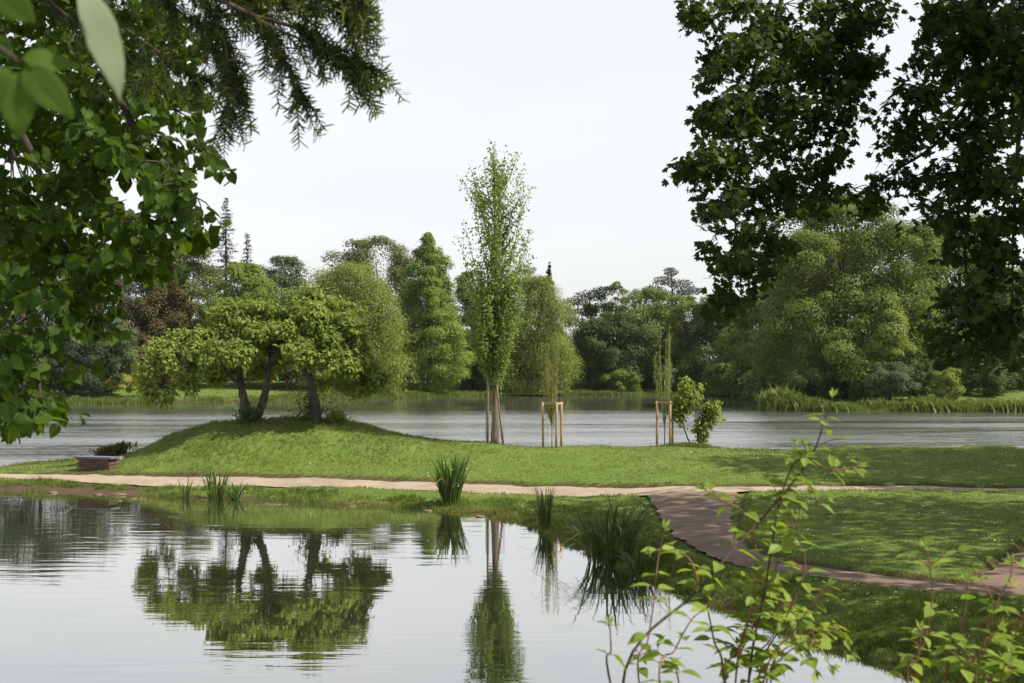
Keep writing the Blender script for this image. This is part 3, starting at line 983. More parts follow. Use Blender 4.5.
def pads_pine(name, label, px, D, top, pads, leaf='yew', base=392):
    """old pine: bare limbs carrying flat pads of needles; pads = (px, py, half width px, half height px)"""
    x = (px - 512) / F * D
    g = float(gz(x, D))
    root = thing(name, (x, D, g), label, 'conifer')
    mb = MB()
    zt = CAMZ - (top - YH) / F * D
    st = curve([(x, D, g - .2), (x + .2, D, g + (zt - g) * .5), (x - .1, D, zt - .6)], 8)
    mb.tube(st, np.linspace(.38, .08, len(st)), 7)
    lf = MB()
    for a, b, w, h in pads:
        dd = D + rng.uniform(-2.5, 2.5)
        c = W(a, b, dd)
        zz = c[2] - rng.uniform(.6, 1.6)
        br = curve([(x, D, max(g + 1, zz)), (np.array([x, D, zz]) + c) / 2 + [0, 0, -.2], c], 5)
        mb.tube(br, np.linspace(.13, .03, len(br)), 5)
        w_, h_ = w / F * D, h / F * D
        m = int(260 * w_ * max(.5, h_) + 120)
        dr = rvec(m)
        p = c + dr * (rng.random(m) ** .4)[:, None] * np.array([w_, w_ * .9, h_])
        lf.scatter(T_LANCE, p, frames(norm(rng.normal(0, .7, (m, 3)) + [0, 0, .7]), norm(dr + rng.normal(0, .5, (m, 3)) + [0, 0, .3])), rng.uniform(.3, .6, m))
    mb.build("trunk", M['bark_dark'], root, True)
    lf.build("crown", LEAF[leaf], root)
    return root


FT = far_tree
# left shore, about 180 - 250 m away
FT("yew_tree", "black green yew behind the linden leaves at the left end of the far shore", 40, 226, 392, 64, 196, 'yew', 'round', 80, 9000, .42, cat='conifer')
FT("yew_tree", "dark yew left of the bronze conifer and above the golden shrubs", 100, 244, 388, 34, 200, 'copper', 'round', 60, 8000, .4, cat='conifer')
FT("deciduous_tree", "small grey green tree in front of the dark yews on the far left shore", 112, 318, 378, 24, 190, 'blue', 'round', 40, 5000, .34)
FT("yew_shrub", "rounded dark shrub at the water side left of the golden shrubs", 86, 340, 390, 30, 186, 'yew', 'broad', 40, 5000, .34, cat='shrub')
FT("bronze_conifer", "bronze brown conical conifer beside the dark yew on the far left shore", 164, 252, 385, 38, 206, 'copper', 'cone', 80, 10000, .4, cat='conifer', droop=.8)
FT("pine_tree", "olive grey pine rising behind the bronze conifer", 188, 236, 384, 36, 225, 'olive', 'round', 80, 9000, .42, cat='conifer')
FT("pine_tree", "olive green pine at the far left partly behind the overhanging leaves", 146, 246, 384, 34, 240, 'needle', 'round', 70, 8000, .42, cat='conifer')
spruce("spruce_tree", "tall sparse spruce with thin pointed top above the left wood", 226, 196, 232, 30, sparse=.75)
spruce("spruce_tree", "shorter spruce right beside the tall sparse spruce", 247, 232, 236, 20, sparse=.8)
FT("deciduous_tree", "rounded light green tree behind the left half of the mound tree", 243, 263, 380, 40, 212, 'bright', 'round', 70, 9000, .4)
FT("deciduous_tree", "feathery grey green tree with two tops behind the mound trees", 282, 256, 380, 34, 236, 'blue', 'round', 64, 7500, .4, fill=.3)
FT("deciduous_tree", "tall dark olive oak with knobbly top behind the broad weeping tree", 376, 236, 372, 46, 246, 'olive', 'round', 70, 9500, .42, rc=(.16, .26))
FT("weeping_tree", "broad soft green weeping tree right of the mound trees", 352, 260, 392, 56, 214, 'soft', 'broad', 100, 15000, .36, droop=2.6)
FT("deciduous_tree", "low green tree filling the wood below the two topped tree", 312, 290, 384, 36, 222, 'mid', 'broad', 60, 7000, .4)
FT("swamp_cypress", "bright green cone shaped tree left of the poplar", 428, 232, 390, 42, 226, 'fresh', 'cone', 230, 19000, .36, droop=.9, flat=.6, rc=(.14, .24), fill=.35)
FT("deciduous_tree", "pale olive tree just left of the poplar crown", 474, 270, 388, 28, 238, 'soft', 'round', 60, 7500, .4, fill=.4)
FT("deciduous_tree", "dark tree low behind the poplar trunk", 488, 318, 392, 30, 244, 'dark', 'broad', 50, 5500, .42)
FT("weeping_willow", "bright green willow with hanging branches right of the poplar", 538, 274, 390, 37, 232, 'soft', 'broad', 90, 14000, .34, droop=3.0)
FT("deciduous_tree", "thin pale top of a tree showing above the willow", 528, 264, 330, 20, 250, 'olive', 'round', 26, 1500, .32, fill=.3)
FT("columnar_conifer", "needle thin black green conifer spire above the willow", 549.5, 262, 350, 4.6, 262, 'yew', 'column', 44, 2600, .36, cat='conifer', rc=(.3, .5))
pads_pine("pine_tree", "dark umbrella pine with flat needle pads at the centre of the wood", 590, 250, 288,
          [(590, 296, 16, 5), (604, 291, 12, 4), (575, 302, 12, 4), (583, 312, 16, 4), (600, 308, 14, 4), (572, 322, 14, 5), (592, 326, 14, 4), (580, 340, 13, 6), (585, 356, 14, 8), (578, 372, 16, 8)])
FT("deciduous_tree", "light airy tree top beside the dark umbrella pine", 612, 281, 380, 22, 252, 'mid', 'round', 40, 4200, .38, fill=.35)
FT("deciduous_tree", "rounded dark green tree right of the umbrella pine by the far bank", 612, 312, 390, 38, 242, 'dark', 'broad', 80, 9500, .4)
FT("deciduous_tree", "taller dark green tree behind the upright sapling in the stakes", 648, 288, 390, 36, 246, 'mid', 'round', 80, 9500, .4)
pads_pine("pine_tree", "layered pale pine top rising above the centre right wood", 672, 256, 268,
          [(671, 272, 7, 4), (664, 281, 12, 4), (680, 284, 13, 4), (654, 290, 12, 4), (690, 291, 14, 4), (672, 296, 18, 5), (668, 312, 16, 8), (672, 335, 14, 10)], 'needle')
FT("deciduous_tree", "yellowish green tree right of the upright sapling", 690, 296, 388, 30, 244, 'bright', 'round', 60, 7000, .4)
FT("deciduous_tree", "deep green tree behind the leafy bush by the stakes", 722, 292, 390, 36, 238, 'dark', 'broad', 70, 9000, .4)
FT("weeping_tree", "dark layered tree with drooping lower boughs under the maple leaves", 735, 322, 392, 32, 226, 'mid', 'cone', 70, 8000, .38, droop=1.0, flat=.45)
FT("deciduous_tree", "shadowy green tree left of the big right hand tree", 768, 285, 392, 34, 214, 'mid', 'round', 70, 8500, .4)
FT("shrub", "small pale grey green shrub at the foot of the centre wood", 676, 366, 390, 16, 235, 'blue', 'broad', 22, 2200, .3, cat='shrub', trunk=False)
FT("shrub", "green bush on the far bank right of the umbrella pine", 622, 368, 391, 18, 236, 'mid', 'broad', 22, 2200, .3, cat='shrub', trunk=False)
# right shore, about 155 - 190 m away
FT("deciduous_tree", "great spreading green tree on the right shore behind the maple leaves", 845, 194, 392, 84, 172, 'mid', 'broad', 170, 34000, .36, rc=(.11, .2))
FT("deciduous_tree", "deep green tree filling the gaps behind the great spreading tree", 842, 232, 390, 66, 192, 'dark', 'broad', 90, 12000, .42)
FT("deciduous_tree", "yellowish young tree in front of the great tree on the right shore", 888, 300, 380, 32, 162, 'apple', 'cone', 60, 6000, .3)
FT("deciduous_tree", "tall green tree at the right end of the far shore", 960, 215, 388, 62, 185, 'bright', 'round', 120, 16000, .38)
FT("deciduous_tree", "dark tree between the great tree and the right end of the shore", 918, 270, 392, 36, 188, 'dark', 'round', 70, 8000, .4)
FT("deciduous_tree", "broad shady tree at the right edge of the far shore", 1030, 270, 386, 52, 176, 'mid', 'broad', 90, 11000, .38)
FT("shrub", "soft grey green bush under the great tree on the right shore", 890, 362, 396, 24, 158, 'blue', 'broad', 40, 5000, .24, cat='shrub')
FT("shrub", "dark green bush between the grey green bush and the pale bush", 918, 350, 396, 17, 160, 'dark', 'round', 36, 3800, .24, cat='shrub')
FT("shrub", "small pale yellow green bush standing out on the right shore", 949, 368, 400, 14, 153, 'apple', 'round', 26, 2600, .2, cat='shrub')
FT("shrub", "low dark shrub beside the small pale bush", 984, 360, 396, 24, 166, 'dark', 'broad', 36, 3800, .26, cat='shrub')
FT("shrub", "dark low bush at the waterside left of the great tree", 815, 368, 400, 30, 164, 'dark', 'broad', 36, 4200, .26, cat='shrub')
# golden shrubs on the left
for k, (a, b, l_, w_) in enumerate([(118, 374, 388, 11), (136, 378, 390, 13), (124, 366, 378, 10), (104, 382, 391, 10)]):
    FT("golden_shrub", ["bright golden clipped shrub, the largest of the four at left", "golden shrub nearest the hanging left branch of the mound tree", "golden shrub at the back of the bright yellow clump", "low golden shrub at the left end of the yellow clump"][k],
       a, b, l_, w_, 186 + k * 3, 'gold', 'broad', 20, 2000, .22, cat='shrub', group='golden shrubs on the far left shore', trunk=False)

# the shadowed wood behind, one mass
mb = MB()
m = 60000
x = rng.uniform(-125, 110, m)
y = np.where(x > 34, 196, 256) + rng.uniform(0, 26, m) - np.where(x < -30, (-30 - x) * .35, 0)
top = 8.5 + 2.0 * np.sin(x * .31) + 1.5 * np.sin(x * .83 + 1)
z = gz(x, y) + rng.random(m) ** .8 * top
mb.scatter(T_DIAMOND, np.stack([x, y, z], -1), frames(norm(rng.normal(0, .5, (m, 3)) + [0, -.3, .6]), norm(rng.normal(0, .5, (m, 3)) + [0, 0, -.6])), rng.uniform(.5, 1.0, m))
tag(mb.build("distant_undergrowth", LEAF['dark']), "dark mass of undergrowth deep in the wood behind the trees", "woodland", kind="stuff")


# ------------------------------------------------------------------ things on the isthmus
def limb_tree(name, label, base, stems, clumps, leaf, nl, ls, bark, cat='tree', group=None, spread=1.0, droop=.3, tpl=T_OVATE, tuftn=9, nsub=4):
    """stems: list of (points, r0, r1); clumps: (centre, rx, rz, stem index); leaves sit in small rosettes"""
    root = thing(name, base, label, cat, group)
    mb = MB()
    tips = []
    for pts, r0, r1 in stems:
        c = curve(pts, 8)
        c = c + np.cumsum(rng.normal(0, .018, c.shape), 0) * (np.arange(len(c)) > 2)[:, None]
        mb.tube(c, np.linspace(r0, r1, len(c)) * (1 + .12 * np.sin(np.arange(len(c)) * 1.9)), 9)
        tips.append(c)
    lf = MB()
    tot = sum(rx * rx * rz for _, rx, rz, _ in clumps)
    sub = []
    for c, rx, rz, si in clumps:                     # each bough end breaks into uneven sprays
        for _ in range(nsub):
            d_ = rvec(1)[0] * np.array([rx, rx, rz]) * rng.uniform(.35, 1.35)
            f_ = rng.uniform(.30, .62)
            sub.append((np.asarray(c, float) + d_, rx * f_, rz * f_ * 1.15, si))
    clumps = sub
    tot = sum(rx * rx * rz for _, rx, rz, _ in clumps)
    for c, rx, rz, si in clumps:
        c = np.asarray(c, float)
        st = tips[si]
        k = len(st) // 2 + int(np.argmin(np.linalg.norm(st[len(st) // 2:] - c, axis=1) * .7 + rng.random(len(st) - len(st) // 2) * .6))
        s0 = st[min(k, len(st) - 1)]
        md = (s0 + c) / 2 + np.array([0, 0, .18 * np.linalg.norm(c - s0)]) + rng.normal(0, .12, 3)
        b = curve([s0, md, c], 7)
        rr = .012 + .014 * np.linalg.norm(c - s0)
        mb.tube(b, np.linspace(rr, .012, len(b)), 6)
        n = int(nl * rx * rx * rz / tot / tuftn) + 6
        dr = rvec(n)
        dr[:, 2] = np.where(dr[:, 2] < -.3, -dr[:, 2] * .6, dr[:, 2])
        p = c + dr * (.45 + .75 * rng.random(n) ** .7)[:, None] * np.array([rx, rx, rz])
        for q_ in p[::4]:
            m_ = (c + q_) / 2 + np.array([0, 0, .06])
            mb.tube(curve([c, m_, q_], 3), np.linspace(.010, .004, 7), 4, cap=False)
        pp = np.repeat(p, tuftn, 0)
        m = len(pp)
        dd = norm(rng.normal(0, 1, (m, 3)) + [0, 0, -.15])
        pp = pp + dd * (rng.random(m) ** .5 * .16 * spread)[:, None]
        pp[:, 2] -= rng.random(m) ** 2 * droop
        nn = norm(np.repeat(dr, tuftn, 0) * .5 + dd * .5 + np.array([.15, -.15, .45]) + rng.normal(0, .42, (m, 3)))
        tt = norm(dd + np.array([0, 0, -.3]) + rng.normal(0, .5, (m, 3)))
        lf.scatter(tpl, pp, frames(nn, tt), ls * rng.uniform(.5, 1.15, m))
    mb.build("trunk", M[bark], root, True)
    lf.build("crown", LEAF[leaf], root)
    return root


TD = 62.6


def wp(px, py, d=0.0):
    return W(px, py, TD + d)


lb = wp(248, 420); lb[2] = gz(lb[0], lb[1])
stems = [([wp(246, 424), wp(244, 404), wp(239, 384, .1), wp(238, 362, .2), wp(232, 340, .2)], .24, .08),
         ([wp(253, 424, .2), wp(262, 405, .2), wp(266, 385, 0), wp(269, 366, -.3), wp(278, 350, -.5)], .23, .09),
         ([wp(240, 388, .1), wp(222, 366, -.6), wp(196, 358, -.9), wp(170, 356, -.8), wp(156, 362, -.7)], .09, .025),
         ([wp(238, 362, .2), wp(248, 340, .9), wp(262, 322, 1.2)], .08, .03),
         ([wp(269, 370, -.3), wp(254, 352, -1.2), wp(236, 336, -1.5)], .07, .03)]
pxm = TD / F
cl = []
for a, b, w_, h_, d, si in [(150, 372, 12, 9, -.8, 2), (163, 352, 15, 9, -.9, 2), (178, 340, 15, 8, -.3, 2), (158, 388, 9, 12, -.7, 2), (190, 366, 14, 8, -1.2, 2), (184, 380, 10, 8, -.9, 2),
                            (204, 330, 17, 9, 0, 2), (205, 350, 15, 9, -.8, 2), (222, 316, 16, 8, .6, 0), (226, 338, 17, 10, -1.2, 4), (240, 322, 18, 9, 0, 0), (250, 312, 17, 8, .8, 3), (262, 330, 18, 10, -.8, 3),
                            (246, 348, 16, 8, -1.6, 4), (268, 310, 15, 7, 0, 3), (280, 322, 16, 9, .6, 1), (215, 362, 13, 7, .9, 0), (272, 345, 16, 8, 1.2, 1), (232, 306, 10, 5, 0, 0), (234, 364, 14, 7, 1.9, 0), (258, 368, 12, 6, 1.7, 1), (214, 374, 10, 7, 1.2, 2), (276, 362, 13, 7, 1.3, 1), (208, 364, 13, 8, -1.2, 2), (246, 356, 14, 7, -1.6, 4)]:
    cl.append((wp(a, b, d), w_ * pxm, h_ * pxm, si))
limb_tree("mound_tree", "gnarled two stemmed tree with low spreading branches on the left of the mound", lb, stems, cl, 'apple', 13500, .22, 'bark_mound', spread=1.9, group='old trees on the grass mound')

rb = wp(313, 420); rb[2] = gz(rb[0], rb[1])
stems = [([wp(316, 424, -.2), wp(314, 404, -.2), wp(310, 384, -.1), wp(305, 366, 0), wp(296, 346, .2), wp(292, 326, .3)], .29, .07),
         ([wp(308, 374, 0), wp(322, 350, -.5), wp(340, 334, -.7), wp(352, 330, -.7)], .09, .03),
         ([wp(302, 358, 0), wp(310, 330, .8), wp(318, 308, 1.0)], .08, .03)]
cl = []
for a, b, w_, h_, d, si in [(292, 312, 18, 9, .3, 0), (306, 302, 18, 8, .4, 2), (322, 300, 16, 7, 0, 2), (330, 312, 16, 9, -.6, 2), (318, 320, 18, 9, -1.0, 1), (298, 332, 17, 9, -1.2, 0), (340, 326, 16, 9, -.4, 1),
                            (326, 340, 17, 9, -1.2, 1), (352, 342, 15, 9, -.5, 1), (345, 358, 16, 9, -1.0, 1), (364, 358, 13, 9, -.3, 1), (370, 374, 11, 9, -.6, 1), (354, 372, 13, 8, .6, 1), (328, 360, 15, 8, -1.4, 1), (308, 350, 14, 7, -1.6, 0),
                            (336, 376, 10, 7, .9, 1), (282, 340, 13, 8, .9, 0), (378, 382, 6, 6, -.4, 1), (314, 293, 10, 5, .2, 2), (346, 312, 11, 7, .6, 1), (290, 356, 13, 7, 1.6, 0), (322, 380, 9, 6, 1.4, 1), (350, 384, 10, 6, -.2, 1), (338, 366, 15, 8, -1.5, 1), (300, 344, 14, 8, -1.6, 0), (366, 386, 9, 7, -.2, 1)]:
    cl.append((wp(a, b, d), w_ * pxm, h_ * pxm, si))
limb_tree("mound_tree", "single stemmed tree with yellow green crown on the right of the mound", rb, stems, cl, 'apple', 14500, .22, 'bark_mound', spread=1.9, group='old trees on the grass mound')

# ivy and weeds round the feet of the mound trees
for px_, hw, ht, lab in ((248, 13, 1.0, "dark weeds and shoots at the foot of the two stemmed mound tree"), (310, 15, 1.5, "ivy shoots growing round the foot of the right mound tree"), (336, 9, .5, "low weeds right of the mound trees")):
    c = wp(px_, 418); c[2] = gz(c[0], c[1])
    m = 900
    r_ = hw * pxm
    p = c + np.stack([rng.normal(0, r_ * .5, m), rng.normal(0, .4, m), np.abs(rng.normal(0, ht * .4, m))], -1)
    p[:, 2] = np.maximum(p[:, 2], gz(p[:, 0], p[:, 1]))
    mb = MB()
    mb.scatter(T_OVATE, p, frames(norm(rng.normal(0, .6, (m, 3)) + [0, 0, .7]), rvec(m)), rng.uniform(.07, .15, m))
    tag(mb.build("weeds", LEAF['dark' if px_ < 330 else 'mid']), lab, "weeds")

# the young poplar with its stakes
PD = 61.3
pb = W(495, 443, PD); pb[2] = gz(pb[0], pb[1])
root = thing("poplar_tree", pb, "tall slender young poplar standing alone on the lake edge of the lawn", "tree")
mb, lf = MB(), MB()
top = W(495, 141, PD)
H = top[2] - pb[2]
tr = curve([pb - [0, 0, .2], pb + [.02, 0, H * .3], pb + [-.03, .03, H * .6], top - [0, 0, .2]], 10)
mb.tube(tr, np.interp(np.linspace(0, 1, len(tr)), [0, .08, .25, .6, 1], [.22, .17, .12, .06, .012]), 10)
prof_t = np.array([.16, .22, .30, .44, .54, .67, .80, .93, .97, 1.0])
prof_r = np.array([.12, .26, .72, 1.32, 1.18, 1.78, 1.68, 1.42, 1.05, .42])
n_br = 135
for k in range(n_br):
    t = .16 + .70 * rng.random() ** 1.2
    s0 = pb + np.array([0, 0, t * H]) + (tr[int(t * (len(tr) - 1))] - pb) * [1, 1, 0]
    a = rng.uniform(0, 6.28)
    t_end = t + rng.uniform(.10, .27)
    if t_end > .97: t_end = rng.uniform(.84, 1.0)
    t_end = max(t_end, t + .04)
    r_end = np.interp(t_end, prof_t, prof_r) * rng.uniform(.3, 1.1)
    e = pb + np.array([math.cos(a) * r_end, math.sin(a) * r_end, t_end * H])
    m_ = s0 + (e - s0) * np.array([.66, .66, .42])
    b = curve([s0, m_, e], 7)
    mb.tube(b, np.linspace(.030, .005, len(b)), 5)
    m = int(rng.uniform(80, 130) * (1.8 if t < .34 else .95))
    u = .18 + .82 * rng.random(m)
    q_ = np.stack([np.interp(u, np.linspace(0, 1, len(b)), b[:, j]) for j in range(3)], -1) + rng.normal(0, .12, (m, 3))
    lf.scatter(T_OVATE, q_, frames(norm(rng.normal(0, .6, (m, 3)) + [math.cos(a) * .5, math.sin(a) * .5 - .2, .45]), norm(rng.normal(0, .6, (m, 3)) + [0, 0, .1])), rng.uniform(.085, .16, m))
mb.build("trunk", M['bark_grey'], root, True)
lf.build("crown", LEAF['poplar'], root)


def stake(a, b, r=.045):
    mb = MB()
    mb.tube(curve([a, b], 4), [r, r, r * .98, r * .97], 10)
    return mb


root = thing("tree_stakes", pb + [0, -.05, 0], "weathered brown stakes with wire guard round the poplar trunk", "tree stakes")
g0 = pb[2]
posts = [(W(487.5, 443, PD - .45), W(487.8, 376, PD - .45)), (W(503.5, 443, PD - .35), W(495.5, 377, PD - .2)), (W(498, 442, PD + .5), W(494.5, 377, PD + .25))]
for a, b in posts:
    a = np.array(a); a[2] = gz(a[0], a[1]) - .1
    stake(a, b, .05).build("post", M['post_old'], root, True)
mb = MB()
mb.box((posts[0][1] + np.array([.28, .1, -.35])), (.55, .05, .09))
mb.build("rail", M['post_old'], root)
mb = MB()
for zz in np.arange(.3, 1.7, .12):
    a = np.linspace(0, 6.283, 13)
    mb.tube(np.stack([pb[0] + .42 * np.cos(a), pb[1] + .36 * np.sin(a), np.full(13, g0 + zz)], -1), .005, 4, cap=False)
for a in np.linspace(0, 6.283, 15)[:-1]:
    mb.tube([[pb[0] + .42 * math.cos(a), pb[1] + .36 * math.sin(a), g0 + .05], [pb[0] + .42 * math.cos(a), pb[1] + .36 * math.sin(a), g0 + 1.65]], .005, 4)
mb.build("wire_guard", M['wire'], root)


def guard(px, py_top, py_base, D, offs, label):
    c = W(px, py_base, D); c[2] = gz(c[0], c[1])
    ht = CAMZ - (py_top - YH) / F * D - c[2]
    root = thing("tree_stakes", c, label, "tree stakes", "new pine stakes round the saplings")
    P = []
    for ox, oy in offs:
        p = c + np.array([ox, oy, 0]); z0 = float(gz(p[0], p[1])) - .12
        P.append(p)
        stake((p[0], p[1], z0), (p[0] + rng.normal(0, .015), p[1], c[2] + ht), .055).build("post", M['post_new'], root, True)
    for i, j in ((0, 1), (1, 2), (2, 0)):
        a, b = P[i], P[j]
        mb = MB()
        d = b - a
        ln = float(np.hypot(d[0], d[1])) + .16
        mid = (a + b) / 2
        mb.box((mid[0], mid[1], c[2] + ht - .06 - .002 * i), (ln, .05, .085), math.atan2(d[1], d[0]))
        mb.build("rail", M['post_new'], root)
    mb = MB()
    for i, p in enumerate(P):
        q_ = np.array([p[0] * .55 + c[0] * .45, p[1] * .55 + c[1] * .45, c[2] + ht * .78])
        mb.tube(curve([(p[0], p[1], c[2] + ht * .80), q_, (c[0], c[1], c[2] + ht * .78)], 4), .012, 5)
    mb.build("strap", M['post_old'], root)
    return c


def sapling(name, label, c, D, py_top, spread, nsh, nlf, leaf, rsh=.012):
    root = thing(name, c, label, "tree", None)
    mb, lf = MB(), MB()
    ztop = CAMZ - (py_top - YH) / F * D
    H = ztop - c[2]
    mb.tube(curve([c - [0, 0, .1], c + [.01, 0, H * .3], c + [0, .02, H * .55]], 6), np.linspace(.03, .014, 13), 7)
    for k in range(nsh):
        a = rng.uniform(0, 6.28); r = spread * rng.uniform(.25, 1)
        z0 = H * rng.uniform(.12, .35); z1 = H * (1 if k == 0 else rng.uniform(.68, .97))
        d = np.array([math.cos(a), math.sin(a) * .8, 0])
        b = curve([c + [0, 0, z0], c + d * r * .75 + [0, 0, z0 + (z1 - z0) * .35], c + d * r + [0, 0, z1]], 8)
        mb.tube(b, np.linspace(rsh, .004, len(b)), 5)
        u = .15 + .85 * rng.random(nlf)
        q_ = np.stack([np.interp(u, np.linspace(0, 1, len(b)), b[:, j]) for j in range(3)], -1) + rng.normal(0, .035, (nlf, 3))
        lf.scatter(T_LANCE, q_, frames(norm(rng.normal(0, .8, (nlf, 3)) + d * .4), norm(rng.normal(0, .3, (nlf, 3)) + [0, 0, .9])), rng.uniform(.09, .16, nlf))
    mb.build("trunk", M['shoot'], root, True)
    lf.build("crown", LEAF[leaf], root)


c1 = guard(552, 402, 446, 61.8, [(-.40, -.25), (.17, -.42), (.42, .2)], "three new pine stakes with rails round the wispy sapling right of the poplar")
sapling("sapling", "wispy half bare sapling held by the stakes nearest the poplar", c1, 61.8, 336, .48, 15, 55, 'soft', .020)
c2 = guard(664.5, 401, 447, 62.2, [(-.36, -.2), (.20, -.45), (.38, .2)], "three new pine stakes with rails round the upright sapling beside the leafy bush")
sapling("sapling", "upright broom shaped sapling in the stakes beside the leafy bush", c2, 62.2, 325, .52, 15, 50, 'poplar', .024)

# leafy bush beside the right stakes, on a little hump of weeds
bb = W(692, 447, 62.4); bb[2] = gz(bb[0], bb[1])
stems = [([bb, bb + [-.25, 0, .8], bb + [-.35, .1, 1.6], bb + [-.3, .1, 2.4]], .035, .012), ([bb + [.25, .05, 0], bb + [.4, 0, .8], bb + [.5, -.1, 1.5], bb + [.7, -.1, 2.0]], .035, .012)]
cl = [(bb + np.array([a, d, z]), w_, h_, s_) for a, d, z, w_, h_, s_ in [(-.4, 0, 2.5, .35, .3, 0), (-.45, .1, 1.9, .38, .32, 0), (-.1, -.2, 2.2, .35, .3, 0), (-.5, 0, 1.3, .3, .3, 0), (.3, 0, 1.6, .38, .3, 1), (.75, 0, 2.0, .36, .28, 1), (.95, .1, 1.5, .34, .28, 1),
                                                                         (.5, -.2, 1.1, .34, .3, 1), (.45, .1, .6, .28, .3, 1), (.75, .1, 1.25, .3, .25, 1), (.1, .2, 2.55, .22, .2, 0), (-.75, 0, 1.7, .22, .25, 0)]]
limb_tree("leafy_bush", "young bright green bush with two stems beside the right hand stakes", bb, stems, cl, 'apple', 800, .19, 'twig_dark', cat='bush', spread=1.7, droop=.12, tuftn=6)
m = 900
p = np.stack([rng.normal(bb[0] - .2, .95, m), rng.normal(bb[1] - .3, .4, m), np.zeros(m)], -1)
p[:, 2] = gz(p[:, 0], p[:, 1]) - .02
mb = MB(); mb.scatter(tuft(8, .7, .05, 12), p, yawframes(m, .3), rng.uniform(.12, .32, m) * np.exp(-((p[:, 0] - bb[0] + .2) / 1.5) ** 2))
tag(mb.build("grass_tussock", M['rough_grass']), "tussock of uncut grass round the foot of the leafy bush and stakes", "grass tussock")

# low brick block with a slab, and the stones by it
D0 = 59.5
c = W(97, 470, D0); g = float(gz(c[0], c[1]))
root = thing("stone_bench", (c[0], c[1], g), "low brown brick block with blue grey slab top beside the path", "bench")
rot = R(-16)
mb = MB()
ux, uy = np.array([math.cos(rot), math.sin(rot), 0]), np.array([-math.sin(rot), math.cos(rot), 0])
z = g - .08
row = 0
while z < g + .48:
    u = -.78 + (.11 if row % 2 else 0)
    while u < .76:
        w_ = rng.uniform(.19, .25)
        if u + w_ > .8: w_ = .8 - u
        if w_ > .06:
            for v_ in (-.22, 0, .22):
                mb.box(np.array([c[0], c[1], z + .04]) + ux * (u + w_ / 2) + uy * (v_ + rng.normal(0, .008)), (w_ - .012, .205, .072), rot, jit=.004)
        u += w_
    z += .083
    row += 1
mb.build("brick_base", M['brick'], root)
mb = MB(); mb.box((c[0], c[1], z + .032), (1.78, .78, .07), rot, jit=.006)
mb.build("slab", M['slab'], root)


def rock(c, r, mat, label, name="stone", group=None):
    import bmesh
    bm = bmesh.new()
    bmesh.ops.create_icosphere(bm, subdivisions=3, radius=1)
    ph = rng.uniform(0, 6, 3)
    for v in bm.verts:
        k = 1 + .16 * math.sin(3.1 * v.co.x + ph[0]) * math.cos(2.7 * v.co.y + ph[1]) + .10 * math.sin(5 * v.co.z + 3 * v.co.x + ph[2])
        v.co = Vector((v.co.x * r[0] * k, v.co.y * r[1] * k, v.co.z * r[2] * k))
    me = bpy.data.meshes.new(name)
    bm.to_mesh(me); bm.free()
    me.materials.append(M[mat])
    me.polygons.foreach_set("use_smooth", np.ones(len(me.polygons), bool))
    o = bpy.data.objects.new(name, me)
    C.objects.link(o)
    o.location = [float(v) for v in c]
    o.rotation_euler = (0, 0, rng.uniform(0, 6))
    return tag(o, label, "stone", group)


c = W(121, 462, 61.5); rock((c[0], c[1], gz(c[0], c[1]) + .05), (.24, .16, .12), 'stone', "pale stone in the grass right of the brick block")
c = W(89, 391, 181); rock((c[0], c[1], gz(c[0], c[1]) + .1), (.4, .3, .22), 'mudstone', "brown boulder on the far left shore below the golden shrubs")
c = W(108, 452, 64.5)
m = 1300
p = np.stack([rng.normal(c[0] + .2, .38, m), rng.normal(c[1], .3, m), rng.random(m) * .42], -1)
p[:, 2] += gz(p[:, 0], p[:, 1])
mb = MB(); mb.scatter(T_LANCE, p, frames(rvec(m), norm(rng.normal(0, .4, (m, 3)) + [0, 0, 1])), rng.uniform(.15, .3, m))
tag(mb.build("low_bush", LEAF['copper']), "low dark brown bush on the mound slope behind the brick block", "bush")

# stones along the pond edge
sp = [(52, 493), (98, 495), (118, 495.5), (352, 506.5), (428, 511.5), (480, 517)]
sl_ = ["flat brown stone left on the bare earth edge of the pond", "broad tan stone on the bare left pond edge", "tan stone at the right end of the bare pond edge",
       "dark stone at the pond edge midway to the tall sedge", "dark stone just left of the tall sedge", "dark stone right of the tall sedge at the pond edge"]
for (a, b), lb_ in zip(sp, sl_):
    x, y = at0(a, b)
    r_ = rng.uniform(.14, .24) * (1.6 if a < 125 else 1)
    rock((x, y + .05, .0), (r_, r_ * .7, r_ * .3), 'mudstone', lb_, "bank_stone", "stones along the pond edge")


